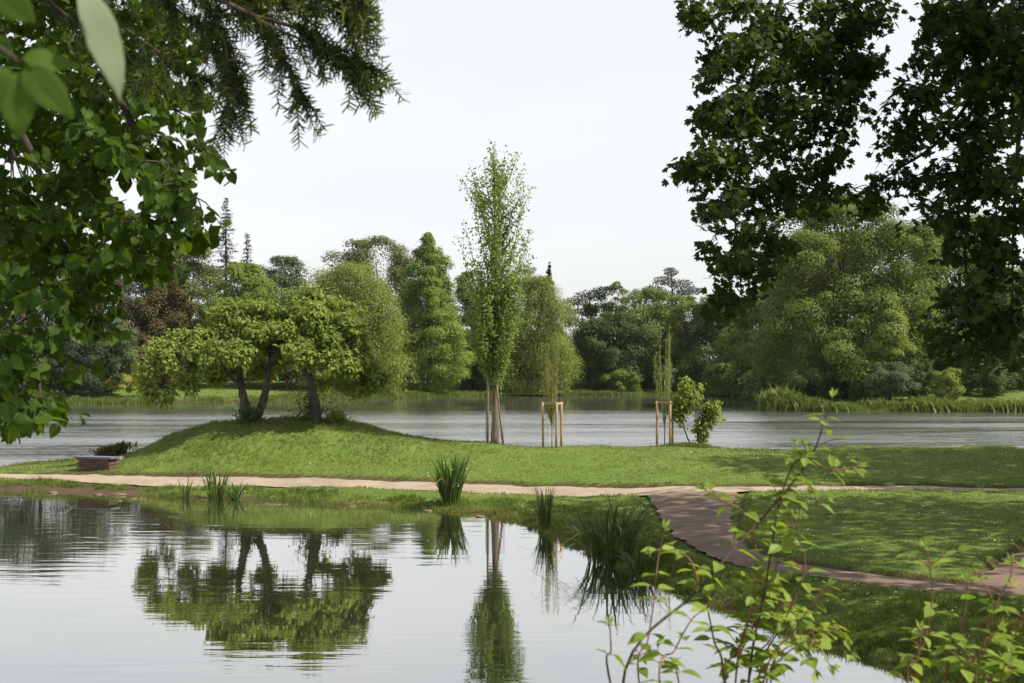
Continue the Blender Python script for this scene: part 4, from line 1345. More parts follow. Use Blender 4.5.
# ------------------------------------------------------------------ sedges and irises at the pond edge
def sedge(name, px, py, D, ht, n, fan, width, mat, label, flowers=0, droop=.25, base_r=.12):
    x, y = (px - 512) / F * D, D
    z0 = max(-.05, float(gz(x, y)) - .05)
    root = thing(name, (x, y, z0), label, "water plant", "water plants along the pond edge")
    mb, md_ = MB(), MB()
    for k in range(n):
        a = rng.uniform(0, 6.28)
        dead = k % 11 == 5
        o = np.array([x, y, z0]) + np.array([math.cos(a), math.sin(a), 0]) * base_r * math.sqrt(rng.random())
        a += rng.normal(0, .5)
        d = np.array([math.cos(a), math.sin(a), 0])
        l_ = ht * rng.uniform(.55, 1.05)
        f_ = fan * rng.random() ** .8
        s = np.linspace(0, 1, 8)
        bend = droop * rng.uniform(.2, 1.4) + (.7 if dead else 0)
        pts = o + d * (l_ * (f_ * s + bend * s ** 3 * .6))[:, None] + np.array([0, 0, 1]) * (l_ * (s - bend * s ** 3.5 * .55))[:, None]
        w_ = width * rng.uniform(.6, 1.1) * np.interp(s, [0, .3, .75, 1], [.7, 1, .7, .02])
        sd = np.array([-d[1], d[0], 0]); tw = rng.normal(0, .5)
        sd = sd * math.cos(tw) + d * math.sin(tw)
        v = np.stack([pts - sd * w_[:, None], pts + np.array([0, 0, -.002]) + d * w_[:, None] * .3, pts + sd * w_[:, None]], 1).reshape(-1, 3)
        q = []
        for j in range(7):
            b = j * 3
            q += [b, b + 1, b + 4, b + 3, b + 1, b + 2, b + 5, b + 4]
        (md_ if dead else mb).add(v, q, [4] * 14)
    mb.build("blades", M[mat], root)
    if md_.c: md_.build("dead_blades", M['straw'], root)
    if flowers:
        for k in range(flowers):
            mb = MB()
            o = np.array([x, y, z0]) + rng.normal(0, 1, 3) * [ht * .28, ht * .15, 0]
            o[2] = z0 + ht * rng.uniform(.35, .75); o[1] -= ht * .15
            mb.scatter(T_DISC, [o], frames(np.array([[0, -1, .3]]), rvec(1)), [.018])
            mb.build("flower", M['daisy'], root)


sedge("sedge_clump", 450, 507, 49.0, 2.0, 160, .28, .042, 'sedge', "tall dense upright sedge clump at the middle of the far pond edge", 7, .25, .30)
sedge("iris_plant", 185, 497.5, 52.6, 1.05, 20, .28, .030, 'sedge', "small iris with few pointed leaves, leftmost of the pond plants", 0, .25, .15)
sedge("iris_plant", 216, 498.5, 52.3, 1.5, 36, .36, .034, 'sedge', "taller iris with fanned light green leaves at the left pond edge", 0, .3, .25)
sedge("iris_plant", 236, 499, 52.0, .85, 30, .7, .045, 'sedge', "low iris with spreading pale leaves right beside the taller iris", 3, .5, .15)
sedge("sedge_clump", 545, 530, 42.6, 1.6, 54, .22, .022, 'sedge_dark', "narrow dark sedge between the tall clump and the big sedge", 0, .2, .16)
sedge("sedge_clump", 610, 560, 35.6, 1.95, 130, .32, .030, 'sedge_dark', "big arching dark sedge clump at the right corner of the pond", 0, .95, .55)
sedge("sedge_clump", 640, 575, 33.5, 1.2, 60, .5, .022, 'sedge_dark', "smaller dark sedge right of the big arching clump", 0, .5, .25)

# ------------------------------------------------------------------ two people far off under the trees
def person(px, py, D, ht, top, bottom, label, skirt=False):
    x = (px - 512) / F * D
    g = float(gz(x, D))
    k = ht / 1.75
    V = [(0, 0, .95), (0, 0, 1.15), (0, 0, 1.38), (0, 0, 1.50), (0, -.01, 1.62), (0, 0, 1.74), (.19, 0, 1.40), (.24, -.02, 1.12), (.22, -.12, .90), (-.19, 0, 1.40), (-.24, -.02, 1.12), (-.22, -.10, .90),
         (.10, 0, .90), (.11, .02, .50), (.11, .06, .08), (.11, -.10, .03), (-.10, 0, .90), (-.11, -.04, .50), (-.11, -.02, .08), (-.11, -.16, .03)]
    rad = [.15, .13, .16, .06, .095, .075, .065, .045, .035, .065, .045, .035, .09, .065, .045, .035, .09, .065, .045, .035]
    E = [(0, 1), (1, 2), (2, 3), (3, 4), (4, 5), (2, 6), (6, 7), (7, 8), (2, 9), (9, 10), (10, 11), (0, 12), (12, 13), (13, 14), (14, 15), (0, 16), (16, 17), (17, 18), (18, 19)]
    me = bpy.data.meshes.new("person")
    me.from_pydata([Vector(v) * k for v in V], E, [])
    o = bpy.data.objects.new("person", me)
    C.objects.link(o)
    o.location = (x, D, g)
    sk = o.modifiers.new("skin", 'SKIN')
    for v, r_ in zip(me.skin_vertices[0].data, rad):
        v.radius = (r_ * k, r_ * k * .8)
    me.skin_vertices[0].data[0].use_root = True
    ss = o.modifiers.new("sub", 'SUBSURF'); ss.levels = ss.render_levels = 1
    me.materials.append(noisy_mat("skin", (.45, .28, .2), (.5, .32, .23), 5, .6, 0))
    tag(o, label, "person")
    r = np.linspace(0, 2 * math.pi, 13)[:-1]

    def shell(nm, prof, colr):
        mb = MB()
        for zz, rx, ry in prof:
            pass
        vs = np.concatenate([np.stack([rx * np.cos(r), ry * np.sin(r), np.full(12, zz)], -1) for zz, rx, ry in prof]) * k
        q = []
        for j in range(len(prof) - 1):
            for i in range(12):
                q += [j * 12 + i, j * 12 + (i + 1) % 12, (j + 1) * 12 + (i + 1) % 12, (j + 1) * 12 + i]
        mb.add(vs, q, [4] * (len(q) // 4))
        ob = mb.build(nm, noisy_mat(nm + "_cloth", colr, tuple(c * 1.15 for c in colr), 10, .8, 0), None, True)
        ob.parent = o
    shell("shirt", [(.88, .19, .15), (1.1, .17, .14), (1.3, .22, .15), (1.43, .20, .12), (1.5, .08, .08)], top)
    shell("trousers" if not skirt else "skirt", [(.25, .26, .24), (.6, .22, .20), (.9, .185, .15)] if skirt else [(.45, .21, .15), (.7, .20, .15), (.92, .185, .145)], bottom)
    shell("hair", [(1.58, .10, .105), (1.68, .115, .12), (1.76, .10, .105), (1.83, .04, .045)], (.05, .035, .02))


person(287, 385, 214, 1.72, (.22, .035, .03), (.13, .03, .03), "person in dark red standing far off between the mound trees", True)
person(294, 385, 216, 1.76, (.75, .75, .74), (.06, .06, .08), "person in a white shirt far off between the mound trees")


# ------------------------------------------------------------------ the big maples on the right
def hang_frames(n, up=.5, jit=.55, bias=(0, 0, 0)):
    nn = norm(rng.normal(0, jit, (n, 3)) + np.array([0, 0, up]) + np.array(bias))
    tt = norm(rng.normal(0, .6, (n, 3)) + np.array([0, 0, -.8]))
    return frames(nn, tt)


def ell(n, c, r, shell=.0):
    d = rvec(n)
    return np.asarray(c) + d * (shell + (1 - shell) * rng.random(n) ** (1 / 3))[:, None] * np.asarray(r)


def crown_shade(c, r, n, ls, nclump=60):
    """out of reach leaves of a big crown, in clumps on its outer part"""
    cc = ell(nclump, c, np.asarray(r) * .92, .35)
    k = rng.integers(0, nclump, n)
    p = cc[k] + rvec(n) * (rng.random(n) ** .5)[:, None] * np.array([.30, .30, .22]) * np.asarray(r)
    return p, ls * rng.uniform(.7, 1.2, n), cc


mroot_p = np.array([10.5, 17.0, 0]); mroot_p[2] = gz(mroot_p[0], mroot_p[1])
root = thing("maple_tree", mroot_p, "big dark maple whose leafy boughs hang into the upper right", "tree")
mb, lf = MB(), MB()
tk = curve([mroot_p - [0, 0, .3], mroot_p + [.1, 0, 4], mroot_p + [-.2, .1, 9], mroot_p + [0, 0, 17]], 8)
mb.tube(tk, np.interp(np.linspace(0, 1, len(tk)), [0, .06, .5, 1], [.62, .46, .32, .05]), 12)
p, s, cc = crown_shade((9.6, 16.5, 16.5), (7.5, 7.0, 5.2), 9000, .30)
fr_ok = p[:, 2] > CAMZ + .285 * p[:, 1]
lf.scatter(T_MAPLE, p[fr_ok], hang_frames(fr_ok.sum()), s[fr_ok])
p = ell(7000, (9.2, 12.5, 9.5), (4.2, 5.0, 4.2), .3)  # unseen leaf mass right of view, added to shade the hanging boughs
p = np.vstack([p, ell(6500, (15.5, 22.5, 11.5), (4.5, 5.0, 4.5), .3)])  # second unseen leaf mass, added to shade the lower right bank
p = p[(p[:, 0] > .366 * p[:, 1] + .5) & (p[:, 2] > 5)]
lf.scatter(T_MAPLE, p, hang_frames(len(p)), rng.uniform(.14, .26, len(p)))
for e in cc[::3]:
    s0 = mroot_p + np.array([0, 0, max(5, (e[2] - mroot_p[2]) * .6)])
    b = curve([s0, (s0 + e) / 2 + [0, 0, .6], e], 5)
    mb.tube(b, np.linspace(.14, .03, len(b)), 6)
MC = [  # px, py, half width, half height, depth
    (700, 8, 22, 12, 12.0), (740, 15, 42, 24, 12.2), (790, 14, 48, 32, 12.6), (845, 20, 45, 30, 12.8), (885, 8, 18, 16, 12.6),
    (745, 60, 40, 30, 12.0), (795, 70, 50, 38, 12.5), (845, 68, 40, 34, 12.8), (722, 80, 24, 20, 11.8), (875, 55, 16, 18, 12.4),
    (730, 115, 38, 30, 11.9), (780, 120, 50, 36, 12.3), (825, 118, 34, 30, 12.6), (848, 98, 22, 18, 12.8),
    (712, 155, 34, 18, 11.7), (750, 165, 42, 26, 12.0), (800, 165, 42, 24, 12.4), (835, 150, 22, 16, 12.5), (690, 162, 16, 8, 11.7), (705, 178, 16, 10, 11.7),
    (735, 195, 30, 16, 11.9), (775, 205, 38, 22, 12.2), (815, 198, 26, 18, 12.6), (712, 220, 12, 7, 11.7), (740, 228, 24, 13, 11.8), (765, 240, 30, 20, 12.0),
    (728, 262, 26, 16, 11.8), (752, 276, 28, 20, 11.9), (738, 298, 24, 18, 11.8), (724, 312, 14, 14, 11.8), (760, 262, 26, 18, 12.3), (712, 246, 9, 6, 11.7),
    (705, 20, 26, 14, 12.0), (728, 45, 30, 18, 12.1), (706, 130, 22, 16, 11.8), (690, 165, 18, 9, 11.7), (722, 205, 22, 12, 11.8), (960, 25, 50, 40, 12.6), (1010, 60, 45, 60, 12.4), (770, 40, 60, 40, 13.4), (830, 60, 50, 50, 13.4), (770, 130, 60, 50, 13.2),
    (960, 10, 40, 26, 11.5), (1010, 20, 40, 40, 11.0), (925, 38, 26, 26, 11.9), (965, 55, 40, 34, 11.5), (1012, 80, 36, 42, 11.0), (922, 80, 24, 26, 11.8), (955, 100, 40, 28, 11.5),
    (915, 108, 22, 16, 11.8), (897, 100, 12, 14, 12), (900, 132, 20, 10, 11.8), (935, 132, 32, 18, 11.6), (985, 135, 40, 30, 11.2), (888, 148, 14, 7, 11.8),
    (950, 165, 36, 18, 11.5), (995, 180, 38, 36, 11.0), (925, 178, 34, 12, 11.6), (900, 172, 22, 8, 11.9), (950, 200, 42, 22, 11.4), (1005, 225, 32, 40, 10.8), (970, 240, 36, 28, 11.1), (935, 222, 22, 14, 11.5),
    (1000, 280, 34, 36, 10.8), (965, 285, 30, 26, 11.0), (1015, 330, 26, 30, 10.8), (975, 325, 28, 24, 11.0), (950, 340, 20, 16, 11.1), (945, 312, 16, 14, 11.2), (990, 350, 22, 12, 11), (860, 190, 26, 9, 12.2), (870, 205, 22, 7, 12.4)]
for a, b, w_, h_, d in MC:
    n = int(30 + w_ * h_ * .235)
    c = W(a, b, d)
    k = d / F
    ns_ = 5 + int(w_ * h_ / 500)
    sc_ = ell(ns_, c, (w_ * k * .85, .7, h_ * k * .85))
    kk_ = rng.integers(0, ns_, n)
    p = sc_[kk_] + ell(n, (0, 0, 0), (max(.12, w_ * k * .48), .30, .105))
    p[:, 2] -= .25 * np.abs(p[:, 0] - sc_[kk_][:, 0])
    for q_ in sc_:
        mb.tube(curve([c + [0, .2, h_ * k * .5], (c + q_) / 2 + [0, .05, .05], q_], 3), np.linspace(.005, .003, 7), 4, cap=False)
    lf.scatter(T_MAPLE, p, hang_frames(n, .5, .5, (.15, -.25, 0)), rng.uniform(.042, .078, n))
    for q_, k2_ in zip(p[::4], kk_[::4]):
        mb.tube([sc_[k2_], (sc_[k2_] + q_) / 2 + [0, 0, .01], q_], [.004, .003, .002], 4, cap=False)
# hanging boughs
for pts in ([(1250, -420, 15), (980, -160, 13.2), (860, -30, 12.7), (825, 40, 12.5), (822, 110, 12.4), (800, 180, 12.2)],
            [(1250, -420, 15), (1050, -220, 13), (830, -90, 12.4), (775, 20, 12.2), (745, 110, 12), (735, 200, 11.9), (742, 300, 11.8)],
            [(1250, -420, 15), (1040, -120, 12), (985, -10, 11.5), (977, 70, 11.4), (975, 160, 11.3), (965, 260, 11.1), (985, 340, 11)],
            [(1250, -420, 15), (1100, -60, 12), (1030, 90, 11), (1015, 200, 10.9), (1012, 320, 10.8)],
            [(977, 90, 11.4), (940, 140, 11.6), (900, 168, 11.8), (862, 190, 12.2)]):
    b = curve([W(*q_) for q_ in pts], 7)
    b[0] = tk[20] if pts[0][0] == 1250 else b[0]
    mb.tube(b, np.linspace(.04 if pts[0][0] == 1250 else .018, .005, len(b)), 6)
mb.build("trunk", M['bark_dark'], root, True)
lf.build("crown", LEAF['maple'], root)


def shade_tree(x, y, c, r, n, label, zmin=None):
    b = np.array([x, y, float(gz(x, y))])
    root = thing("park_tree", b, label, "tree", None)
    mb, lf = MB(), MB()
    tk = curve([b - [0, 0, .3], b + [.2, 0, 4], b + [0, .2, 9], b + [0, 0, c[2] + r[2] * .6 - b[2]]], 7)
    mb.tube(tk, np.interp(np.linspace(0, 1, len(tk)), [0, .06, .5, 1], [.55, .42, .3, .05]), 10)
    p, s, cc = crown_shade(c, r, n, .36, 90)
    for e in cc[::3]:
        s0 = b + np.array([0, 0, max(4, (e[2] - b[2]) * .55)])
        bb_ = curve([s0, (s0 + e) / 2 + [0, 0, .5], e], 5)
        mb.tube(bb_, np.linspace(.13, .03, len(bb_)), 6)
    lf.scatter(T_MAPLE, p, hang_frames(len(p)), s)
    mb.build("trunk", M['bark_dark'], root, True)
    lf.build("crown", LEAF['mid'], root)


shade_tree(23.5, 37, (22.5, 36.5, 17), (10.5, 10, 8.5), 11000, "large shade tree beside the lawn at the right edge of the view")
shade_tree(33.0, 53, (33.0, 53.0, 17), (10.0, 7.0, 8), 11000, "large tree behind the maple boughs at the right end of the lawn")

# ------------------------------------------------------------------ linden on the left
lroot_p = np.array([-6.2, 7.5, 0]); lroot_p[2] = gz(lroot_p[0], lroot_p[1])
root = thing("linden_tree", lroot_p, "linden with heart shaped leaves hanging down the left side", "tree")
mb, lf = MB(), MB()
tk = curve([lroot_p - [0, 0, .3], lroot_p + [.1, 0, 4], lroot_p + [0, .1, 8], lroot_p + [.2, 0, 13]], 8)
mb.tube(tk, np.interp(np.linspace(0, 1, len(tk)), [0, .06, .5, 1], [.45, .34, .24, .05]), 12)
p, s, cc = crown_shade((-2.2, 6.0, 11.0), (6.5, 6.5, 3.3), 6200, .22, 60)  # unseen crown, stretched out over the camera to shade the hanging leaves
ok = p[:, 2] > CAMZ + .30 * np.maximum(p[:, 1], 1) + .5
lf.scatter(T_HEART, p[ok], hang_frames(ok.sum()), s[ok])
for e in cc[::3]:
    if e[2] < CAMZ + .3 * max(e[1], 1) + .8: continue
    s0 = lroot_p + np.array([0, 0, max(4.5, (e[2] - lroot_p[2]) * .6)])
    b = curve([s0, (s0 + e) / 2 + [0, 0, .5], e], 5)
    mb.tube(b, np.linspace(.10, .02, len(b)), 6)
LC = [(20, 20, 60, 50, 6.2), (90, 30, 70, 50, 6.0), (160, 30, 60, 45, 6.0), (30, 110, 60, 50, 5.8), (100, 105, 60, 50, 5.5), (165, 95, 45, 40, 5.2), (180, 125, 22, 26, 5.0),
      (15, 180, 45, 45, 5.4), (70, 180, 55, 45, 5.4), (130, 165, 48, 40, 5.1), (175, 185, 36, 32, 4.9), (192, 205, 18, 18, 4.8), (206, 158, 7, 14, 4.8), (100, 75, 40, 25, 5.8), (160, 150, 30, 25, 5.2), (88, 152, 42, 22, 5.9), (60, 85, 40, 30, 6.2), (105, 120, 40, 24, 6.4), (10, 235, 30, 26, 5.6), (30, 140, 40, 26, 6.0),
      (100, 225, 55, 34, 5.1), (150, 232, 42, 28, 4.9), (185, 228, 22, 16, 4.8), (40, 240, 50, 40, 5.2), (20, 290, 40, 40, 5.0), (70, 282, 40, 30, 4.9), (115, 268, 34, 22, 4.9), (145, 262, 18, 14, 4.9),
      (15, 345, 34, 40, 4.7), (55, 325, 26, 28, 4.6), (80, 310, 18, 22, 4.7), (20, 395, 30, 26, 4.5), (45, 370, 20, 28, 4.5), (40, 410, 16, 20, 4.4), (4, 420, 10, 16, 4.5), (95, 330, 10, 10, 4.7)]
LC += [(10, 30, 60, 60, 7.6), (80, 20, 60, 50, 7.6), (150, 20, 55, 40, 7.4), (20, 110, 55, 55, 7.4), (80, 110, 50, 50, 7.2), (30, 200, 55, 50, 7.0), (95, 190, 40, 40, 6.8), (30, 280, 45, 45, 6.6), (80, 250, 40, 32, 6.6)]
for a, b, w_, h_, d in LC:
    c = W(a, b, d)
    k = d / F
    n = int(16 + w_ * h_ * .085)
    sc_ = ell(6, c, (w_ * k * .72, .6, h_ * k * .72))
    kk_ = rng.integers(0, 6, n)
    p = sc_[kk_] + ell(n, (0, 0, 0), (w_ * k * .42, .25, h_ * k * .42))
    lf.scatter(T_HEART, p, hang_frames(n, .45, .5, (.25, -.35, 0)), rng.uniform(.034, .062, n))
    for q_ in sc_:
        mb.tube(curve([c + [-.05, .1, h_ * k * .8], (c + q_) / 2 + [0, 0, .04], q_], 3), np.linspace(.0035, .002, 7), 4, cap=False)
    for q_, k2_ in zip(p[::5], kk_[::5]):
        mb.tube([sc_[k2_], q_], [.0016, .001], 4, cap=False)
for pts in ([(-500, -300, 7.5), (-150, -120, 6.5), (60, 0, 5.8), (130, 120, 5.2), (165, 215, 4.9), (200, 222, 4.8)],
            [(-500, -200, 7.5), (-150, 0, 6.2), (10, 120, 5.5), (60, 240, 5.1), (110, 265, 4.9)],
            [(-500, -100, 7.5), (-180, 130, 5.8), (-20, 250, 5.0), (30, 340, 4.6), (42, 415, 4.4)]):
    b = curve([W(*q_) for q_ in pts], 7)
    b[0] = tk[12]
    mb.tube(b, np.linspace(.03, .004, len(b)), 6)
mb.build("trunk", M['bark_dark'], root, True)
lf.build("crown", LEAF['linden'], root)

# ------------------------------------------------------------------ yew boughs at the top left
yroot_p = np.array([-3.6, 3.2, 0]); yroot_p[2] = gz(yroot_p[0], yroot_p[1])
root = thing("yew_tree", yroot_p, "yew with dark needle sprays reaching across the top left sky", "conifer")
mb, lf, ln = MB(), MB(), MB()
tk = curve([yroot_p - [0, 0, .3], yroot_p + [.1, 0, 2], yroot_p + [0, .1, 5]], 8)
mb.tube(tk, np.linspace(.22, .10, len(tk)), 10)


def yew_shoot(pts, new=False):
    c = curve(pts, 6)
    s = np.concatenate([[0], np.cumsum(np.linalg.norm(np.diff(c, axis=0), axis=1))])
    m = max(6, int(s[-1] / .0042))
    u = np.linspace(.04, 1, m) * s[-1]
    p = np.stack([np.interp(u, s, c[:, j]) for j in range(3)], -1)
    t = norm(np.stack([np.interp(u, s, np.gradient(c[:, j])) for j in range(3)], -1))
    side = np.where(np.arange(m) % 2, 1, -1)[:, None]
    ref = norm(np.cross(t, norm(np.array([.25, .75, .6]))[None]))
    tip = norm(t * .75 + side * ref + rng.normal(0, .22, (m, 3)))
    nn = norm(np.cross(t, ref) + rng.normal(0, .35, (m, 3)))
    (ln if new else lf).scatter(T_NEEDLE, p, frames(nn, tip), rng.uniform(.020, .034, m) * np.interp(u / s[-1], [0, .85, 1], [1, 1, .55]))
    mb.tube(c, np.linspace(.0022, .001, len(c)), 4, cap=False)


boughs = [([(60, -110, 3.5), (170, -40, 3.5), (250, 15, 3.4), (312, 44, 3.3), (372, 68, 3.3)], 1.0),
          ([(40, -80, 3.6), (150, -10, 3.6), (210, 40, 3.5), (240, 92, 3.4)], 1.2),
          ([(130, -90, 3.5), (235, -10, 3.45), (275, 40, 3.4), (300, 100, 3.3)], 1.1),
          ([(200, -90, 3.4), (290, -40, 3.3), (335, -14, 3.3), (366, 0, 3.2)], .8),
          ([(20, -60, 3.8), (100, 10, 3.8), (170, 60, 3.7), (205, 82, 3.6)], 1.2),
          ([(250, -60, 3.4), (300, -20, 3.3), (340, 10, 3.3), (352, 24, 3.3)], .8),
          ([(0, -60, 4.0), (60, 10, 4.0), (120, 50, 3.9), (150, 75, 3.8)], 1.2),
          ([(150, -60, 3.5), (200, 0, 3.5), (225, 40, 3.45), (228, 118, 3.4)], .9),
          ([(250, 15, 3.4), (300, 30, 3.35), (335, 58, 3.3), (356, 78, 3.3)], .8),
          ([(100, -60, 3.6), (190, -20, 3.55), (270, 0, 3.5), (310, 8, 3.4)], 1.0)]
for pts, dens in boughs:
    c = curve([W(*q_) for q_ in pts], 8)
    c[0] = tk[-3]
    mb.tube(c, np.linspace(.006, .002, len(c)), 6)
    yew_shoot(c[-7:])
    m = int(44 * dens)
    for j in range(m):
        u = rng.uniform(.22, .99)
        kk = u * (len(c) - 1)
        s0 = c[int(kk)] + (c[min(int(kk) + 1, len(c) - 1)] - c[int(kk)]) * (kk % 1)
        d = c[min(int(kk) + 1, len(c) - 1)] - c[max(0, int(kk) - 1)]
        d = d / (np.linalg.norm(d) + 1e-9)
        dirv = norm(d * 1.1 + rng.normal(0, .42, 3) + np.array([.12, 0, -.16]))
        l_ = rng.uniform(.045, .115) * (1.25 - .5 * u)
        e = s0 + dirv * l_ + np.array([0, 0, -.2 * l_])
        md = s0 + dirv * l_ * .5 + np.array([0, 0, .02 * l_])
        yew_shoot([s0, md, e])
        if rng.random() < .75:
            e2 = e + norm(dirv + rng.normal(0, .25, 3) + np.array([0, 0, -.2])) * rng.uniform(.02, .045)
            yew_shoot([e, (e + e2) / 2, e2], True)
mb.build("trunk", M['twig_dark'], root, True)
lf.build("needles", LEAF['yewshoot'], root)
ln.build("new_shoots", LEAF['yewnew'], root)

# ------------------------------------------------------------------ elder sprig very close at the top left
ED = 1.15
er = np.array([-1.15, 1.0, 0]); er[2] = gz(er[0], er[1])
root = thing("elder_shrub", er, "elder shrub with large soft leaves close by in the top left corner", "shrub")
mb, lf, lp_ = MB(), MB(), MB()
st = curve([er, er + [.1, .0, 1.2], W(-220, 20, 1.1), W(-120, -40, ED), W(18, 62, ED)], 8)
mb.tube(st, np.linspace(.014, .0016, len(st)), 7)
st2 = curve([st[-14], W(0, -70, ED), W(80, -14, ED + .02)], 6)
mb.tube(st2, np.linspace(.004, .0014, len(st2)), 6)


def big_leaf(lm, a, b, wd, dep=ED, up=(.1, -1, .35)):
    A, B = W(a[0], a[1], dep), W(b[0], b[1], dep + rng.uniform(-.02, .02))
    ln_ = np.linalg.norm(B - A)
    lm.scatter(fine_leaf(wd), [A], frames(np.array([up]) + rng.normal(0, .1, (1, 3)), np.array([B - A])), [ln_])


for a, b, wd in [((22, 58), (68, 46), .26), ((24, 66), (70, 114), .24), ((18, 72), (20, 140), .27), ((10, 68), (-18, 118), .26), ((12, 54), (-28, 34), .28), ((-8, -14), (32, 20), .30), ((124, -34), (138, 8), .24)]:
    big_leaf(lf, a, b, wd)
big_leaf(lp_, (80, -14), (122, 98), .22, ED + .02, (.75, -.6, .25))
mb.build("stem", M['twig_dark'], root, True)
lf.build("leaves", LEAF['elder'], root, True)
lp_.build("pale_leaf", LEAF['elder_pale'], root, True)["label"] = "long pale grey green leaf seen from below"


# ------------------------------------------------------------------ honeysuckle shrubs in the foreground
def shrub(name, label, base, stems, leafpx, twig='twig_red'):
    """stems: (list of (px, py, D), pairs of leaves, first fraction carrying leaves, leaf scale)"""
    base = np.array(base, float); base[2] = gz(base[0], base[1])
    root = thing(name, base, label, "shrub", "leafy shrubs in the foreground")
    mb, md_, lf = MB(), MB(), MB()
    for pts, pairs, f0, sc_, dark in stems:
        w = [W(*q_) for q_ in pts]
        if pts[0][1] >= 683:      # rooted below the frame
            w = [base + rng.normal(0, .06, 3) * [1, 1, 0], (base + w[0]) / 2 + [0, .03, .1]] + w
        c = curve(w, 8)
        (md_ if dark else mb).tube(c, np.linspace(.0042 if dark else .0026, .0010, len(c)), 6)
        s = np.concatenate([[0], np.cumsum(np.linalg.norm(np.diff(c, axis=0), axis=1))])
        i0 = 16 if pts[0][1] >= 683 else 0
        sa = s[i0] + (s[-1] - s[i0]) * f0
        pairs = int(pairs * 1.2 + .5)
        us = np.linspace(sa, s[-1], pairs)
        us = us + rng.normal(0, .25, pairs) * (us[1] - us[0] if pairs > 1 else 0) * (np.arange(pairs) < pairs - 1)
        ang = rng.uniform(0, 3)
        for j, u in enumerate(us):
            u = min(u, s[-1])
            p0 = np.array([np.interp(u, s, c[:, k]) for k in range(3)])
            p1 = np.array([np.interp(min(u + .01, s[-1]), s, c[:, k]) for k in range(3)])
            p2 = np.array([np.interp(u - .01, s, c[:, k]) for k in range(3)])
            t = norm(p1 - p2)
            ang += 1.57 + rng.normal(0, .25)
            h_ = norm(np.cross(t, [0, 1, .3]))
            g_ = np.cross(t, h_)
            for sg in (1, -1):
                out = (h_ * math.cos(ang) + g_ * math.sin(ang)) * sg
                tip = norm(out + t * .35 + np.array([0, 0, -.12]) + rng.normal(0, .15, 3))
                nn = norm(np.array([.1, -.15, .9]) + t * .4 + rng.normal(0, .3, 3))
                L_ = leafpx * sc_ * rng.uniform(.6, 1.15) * (1 - .45 * (j == pairs - 1))
                q0 = p0 + tip * .008
                mb.tube([p0, q0], .0009, 4, cap=False)
                lf.scatter(T_OVATE if rng.random() < .6 else T_OV2, [q0], frames(nn[None], tip[None]), [L_])
                if sc_ > .95 and rng.random() < .25 and j < pairs - 1:      # a short side shoot in the axil
                    e = p0 + norm(out + np.array([0, 0, .5]) + rng.normal(0, .3, 3)) * rng.uniform(.03, .07)
                    mb.tube(curve([p0, (p0 + e) / 2 + [0, 0, .005], e], 3), np.linspace(.0014, .0009, 7), 4, cap=False)
                    for sg2 in (1, -1):
                        tp = norm((e - p0) * 6 + h_ * sg2 + rng.normal(0, .3, 3))
                        lf.scatter(T_OVATE, [e], frames(norm(np.array([[.1, -.15, .9]]) + rng.normal(0, .3, (1, 3))), tp[None]), [L_ * .75])
        # the closed tip leaves
        for sg in (1, -1):
            tip = norm(t + h_ * .25 * sg)
            lf.scatter(T_LANCE, [c[-1]], frames(np.array([[0, -.8, .5]]), tip[None]), [leafpx * .5])
    mb.build("stems", M[twig], root, True)
    if md_.c: md_.build("old_stems", M['twig_dark'], root, True)
    lf.build("leaves", LEAF['shrub'], root)


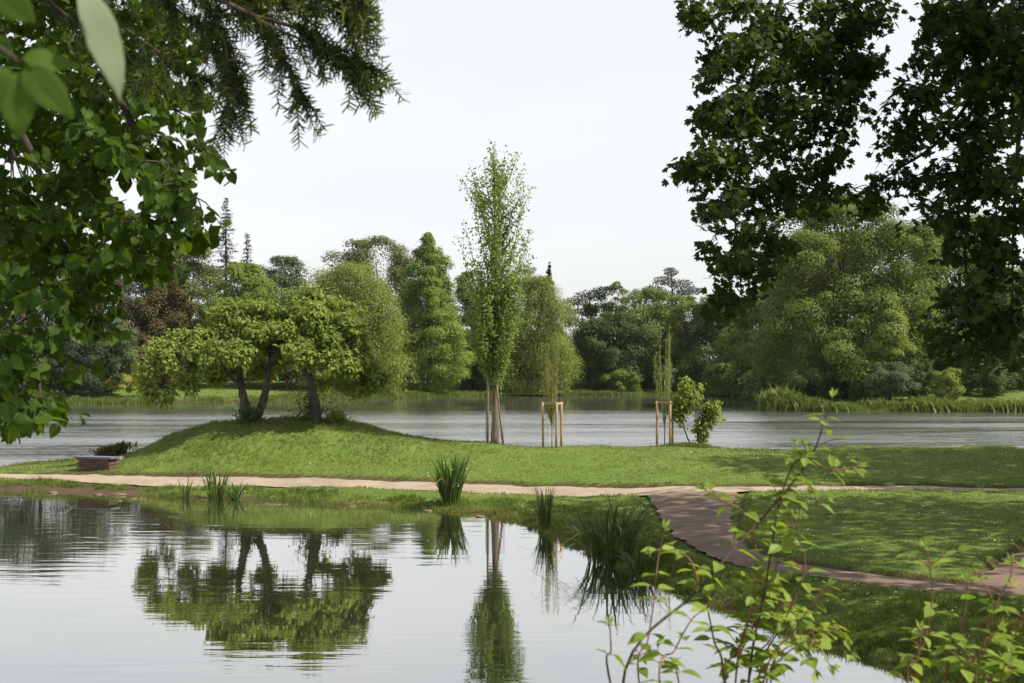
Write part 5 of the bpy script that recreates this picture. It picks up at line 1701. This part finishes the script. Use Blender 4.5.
T_OV2 = ovate(.26, .18, .10)
SD = 3.0
shrub("honeysuckle_shrub", "large many stemmed green shrub in front of the pond and path junction", ((740 - 512) / F * SD, SD, 0), [
    ([(622, 690, 2.8), (700, 588, 2.9), (765, 515, 3.0), (808, 462, 3.05), (825, 420, 3.05), (833, 396, 3.05)], 13, .30, 1.0, True),
    ([(735, 690, 3.0), (748, 620, 3.0), (757, 560, 3.0), (745, 515, 3.0), (722, 500, 2.95), (706, 490, 2.95)], 10, .15, 1.0, False),
    ([(748, 690, 3.0), (765, 590, 3.05), (776, 520, 3.05), (790, 470, 3.05), (806, 455, 3.0)], 11, .2, 1.05, True),
    ([(735, 690, 3.1), (752, 630, 3.1), (775, 570, 3.1), (790, 530, 3.1), (812, 505, 3.1), (826, 498, 3.1)], 11, .1, 1.0, False),
    ([(757, 690, 3.05), (785, 620, 3.0), (805, 570, 3.0), (795, 530, 3.0), (770, 480, 3.0)], 10, .1, 1.0, False),
    ([(765, 690, 3.1), (800, 640, 3.1), (835, 628, 3.1), (852, 652, 3.1)], 8, .1, 1.0, False),
    ([(762, 690, 2.9), (795, 630, 2.9), (815, 600, 2.9), (828, 585, 2.9)], 9, .05, .95, False),
    ([(640, 690, 2.8), (648, 640, 2.8), (654, 600, 2.8), (658, 560, 2.85), (665, 528, 2.85)], 6, .2, .95, False),
    ([(612, 690, 2.7), (611, 650, 2.7), (610, 625, 2.7)], 2, .5, .8, True),
    ([(725, 690, 2.9), (714, 640, 2.9), (705, 600, 2.9), (695, 588, 2.9)], 5, .2, .9, True),
    ([(660, 690, 2.75), (675, 650, 2.8), (690, 622, 2.8), (700, 612, 2.8)], 6, .1, .9, False),
    ([(770, 690, 2.95), (780, 660, 2.95), (812, 640, 2.95), (830, 665, 2.95)], 7, .1, 1.0, False),
    ([(725, 690, 3.1), (738, 650, 3.1), (752, 610, 3.1), (770, 600, 3.1), (790, 606, 3.1)], 9, .05, 1.0, False),
    ([(748, 690, 3.1), (770, 640, 3.1), (790, 615, 3.1), (806, 650, 3.1), (815, 670, 3.1)], 9, .05, 1.0, False),
    ([(680, 690, 2.85), (668, 665, 2.85), (655, 650, 2.85), (640, 655, 2.85)], 5, .2, .9, False),
    ([(812, 462, 3.05), (830, 470, 3.0), (850, 468, 3.0), (858, 466, 3.0)], 3, .5, .9, False),
    ([(700, 588, 2.9), (690, 560, 2.9), (672, 548, 2.9), (655, 550, 2.9)], 4, .3, .9, False),
], .050)
shrub("honeysuckle_shrub", "upright leafy shoots of the shrub in the lower right corner", ((965 - 512) / F * 2.9, 2.9, 0), [
    ([(918, 690, 2.8), (925, 640, 2.8), (932, 600, 2.8), (930, 572, 2.8), (927, 548, 2.8)], 5, .1, 1.0, False),
    ([(945, 690, 2.9), (958, 640, 2.9), (966, 605, 2.9), (967, 582, 2.9)], 5, .1, .95, False),
    ([(975, 690, 2.9), (985, 640, 2.9), (998, 600, 2.9), (1010, 578, 2.9), (1012, 562, 2.9)], 5, .25, 1.0, False),
    ([(960, 690, 2.85), (980, 660, 2.85), (990, 640, 2.85), (1000, 628, 2.85)], 6, .05, 1.0, False),
    ([(1000, 690, 2.8), (1010, 668, 2.8), (1012, 655, 2.8)], 4, .2, 1.0, False),
    ([(985, 690, 2.95), (975, 665, 2.95), (962, 650, 2.95), (952, 646, 2.95)], 6, .05, 1.0, False),
    ([(908, 690, 2.75), (916, 660, 2.75), (920, 645, 2.75), (921, 630, 2.75)], 4, .2, .8, False),
    ([(990, 690, 2.95), (1008, 650, 2.95), (1020, 625, 2.95), (1026, 610, 2.95)], 6, .1, 1.0, False),
    ([(1010, 690, 3.0), (1000, 672, 3.0), (985, 668, 3.0)], 5, .05, 1.0, False),
], .050)


# ------------------------------------------------------------------ the air
mb = MB()
mb.box((0, 2700, 21), (8600, 7000, 48))
hz_m, t, N, L = new_mat("haze_air")
pv = N("ShaderNodeVolumePrincipled")
pv.inputs["Color"].default_value = (.90, .93, .97, 1)
pv.inputs["Density"].default_value = .00005
pv.inputs["Anisotropy"].default_value = .3
L(pv.outputs[0], N("ShaderNodeOutputMaterial").inputs["Volume"])
tag(mb.build("haze", hz_m), kind="stuff")
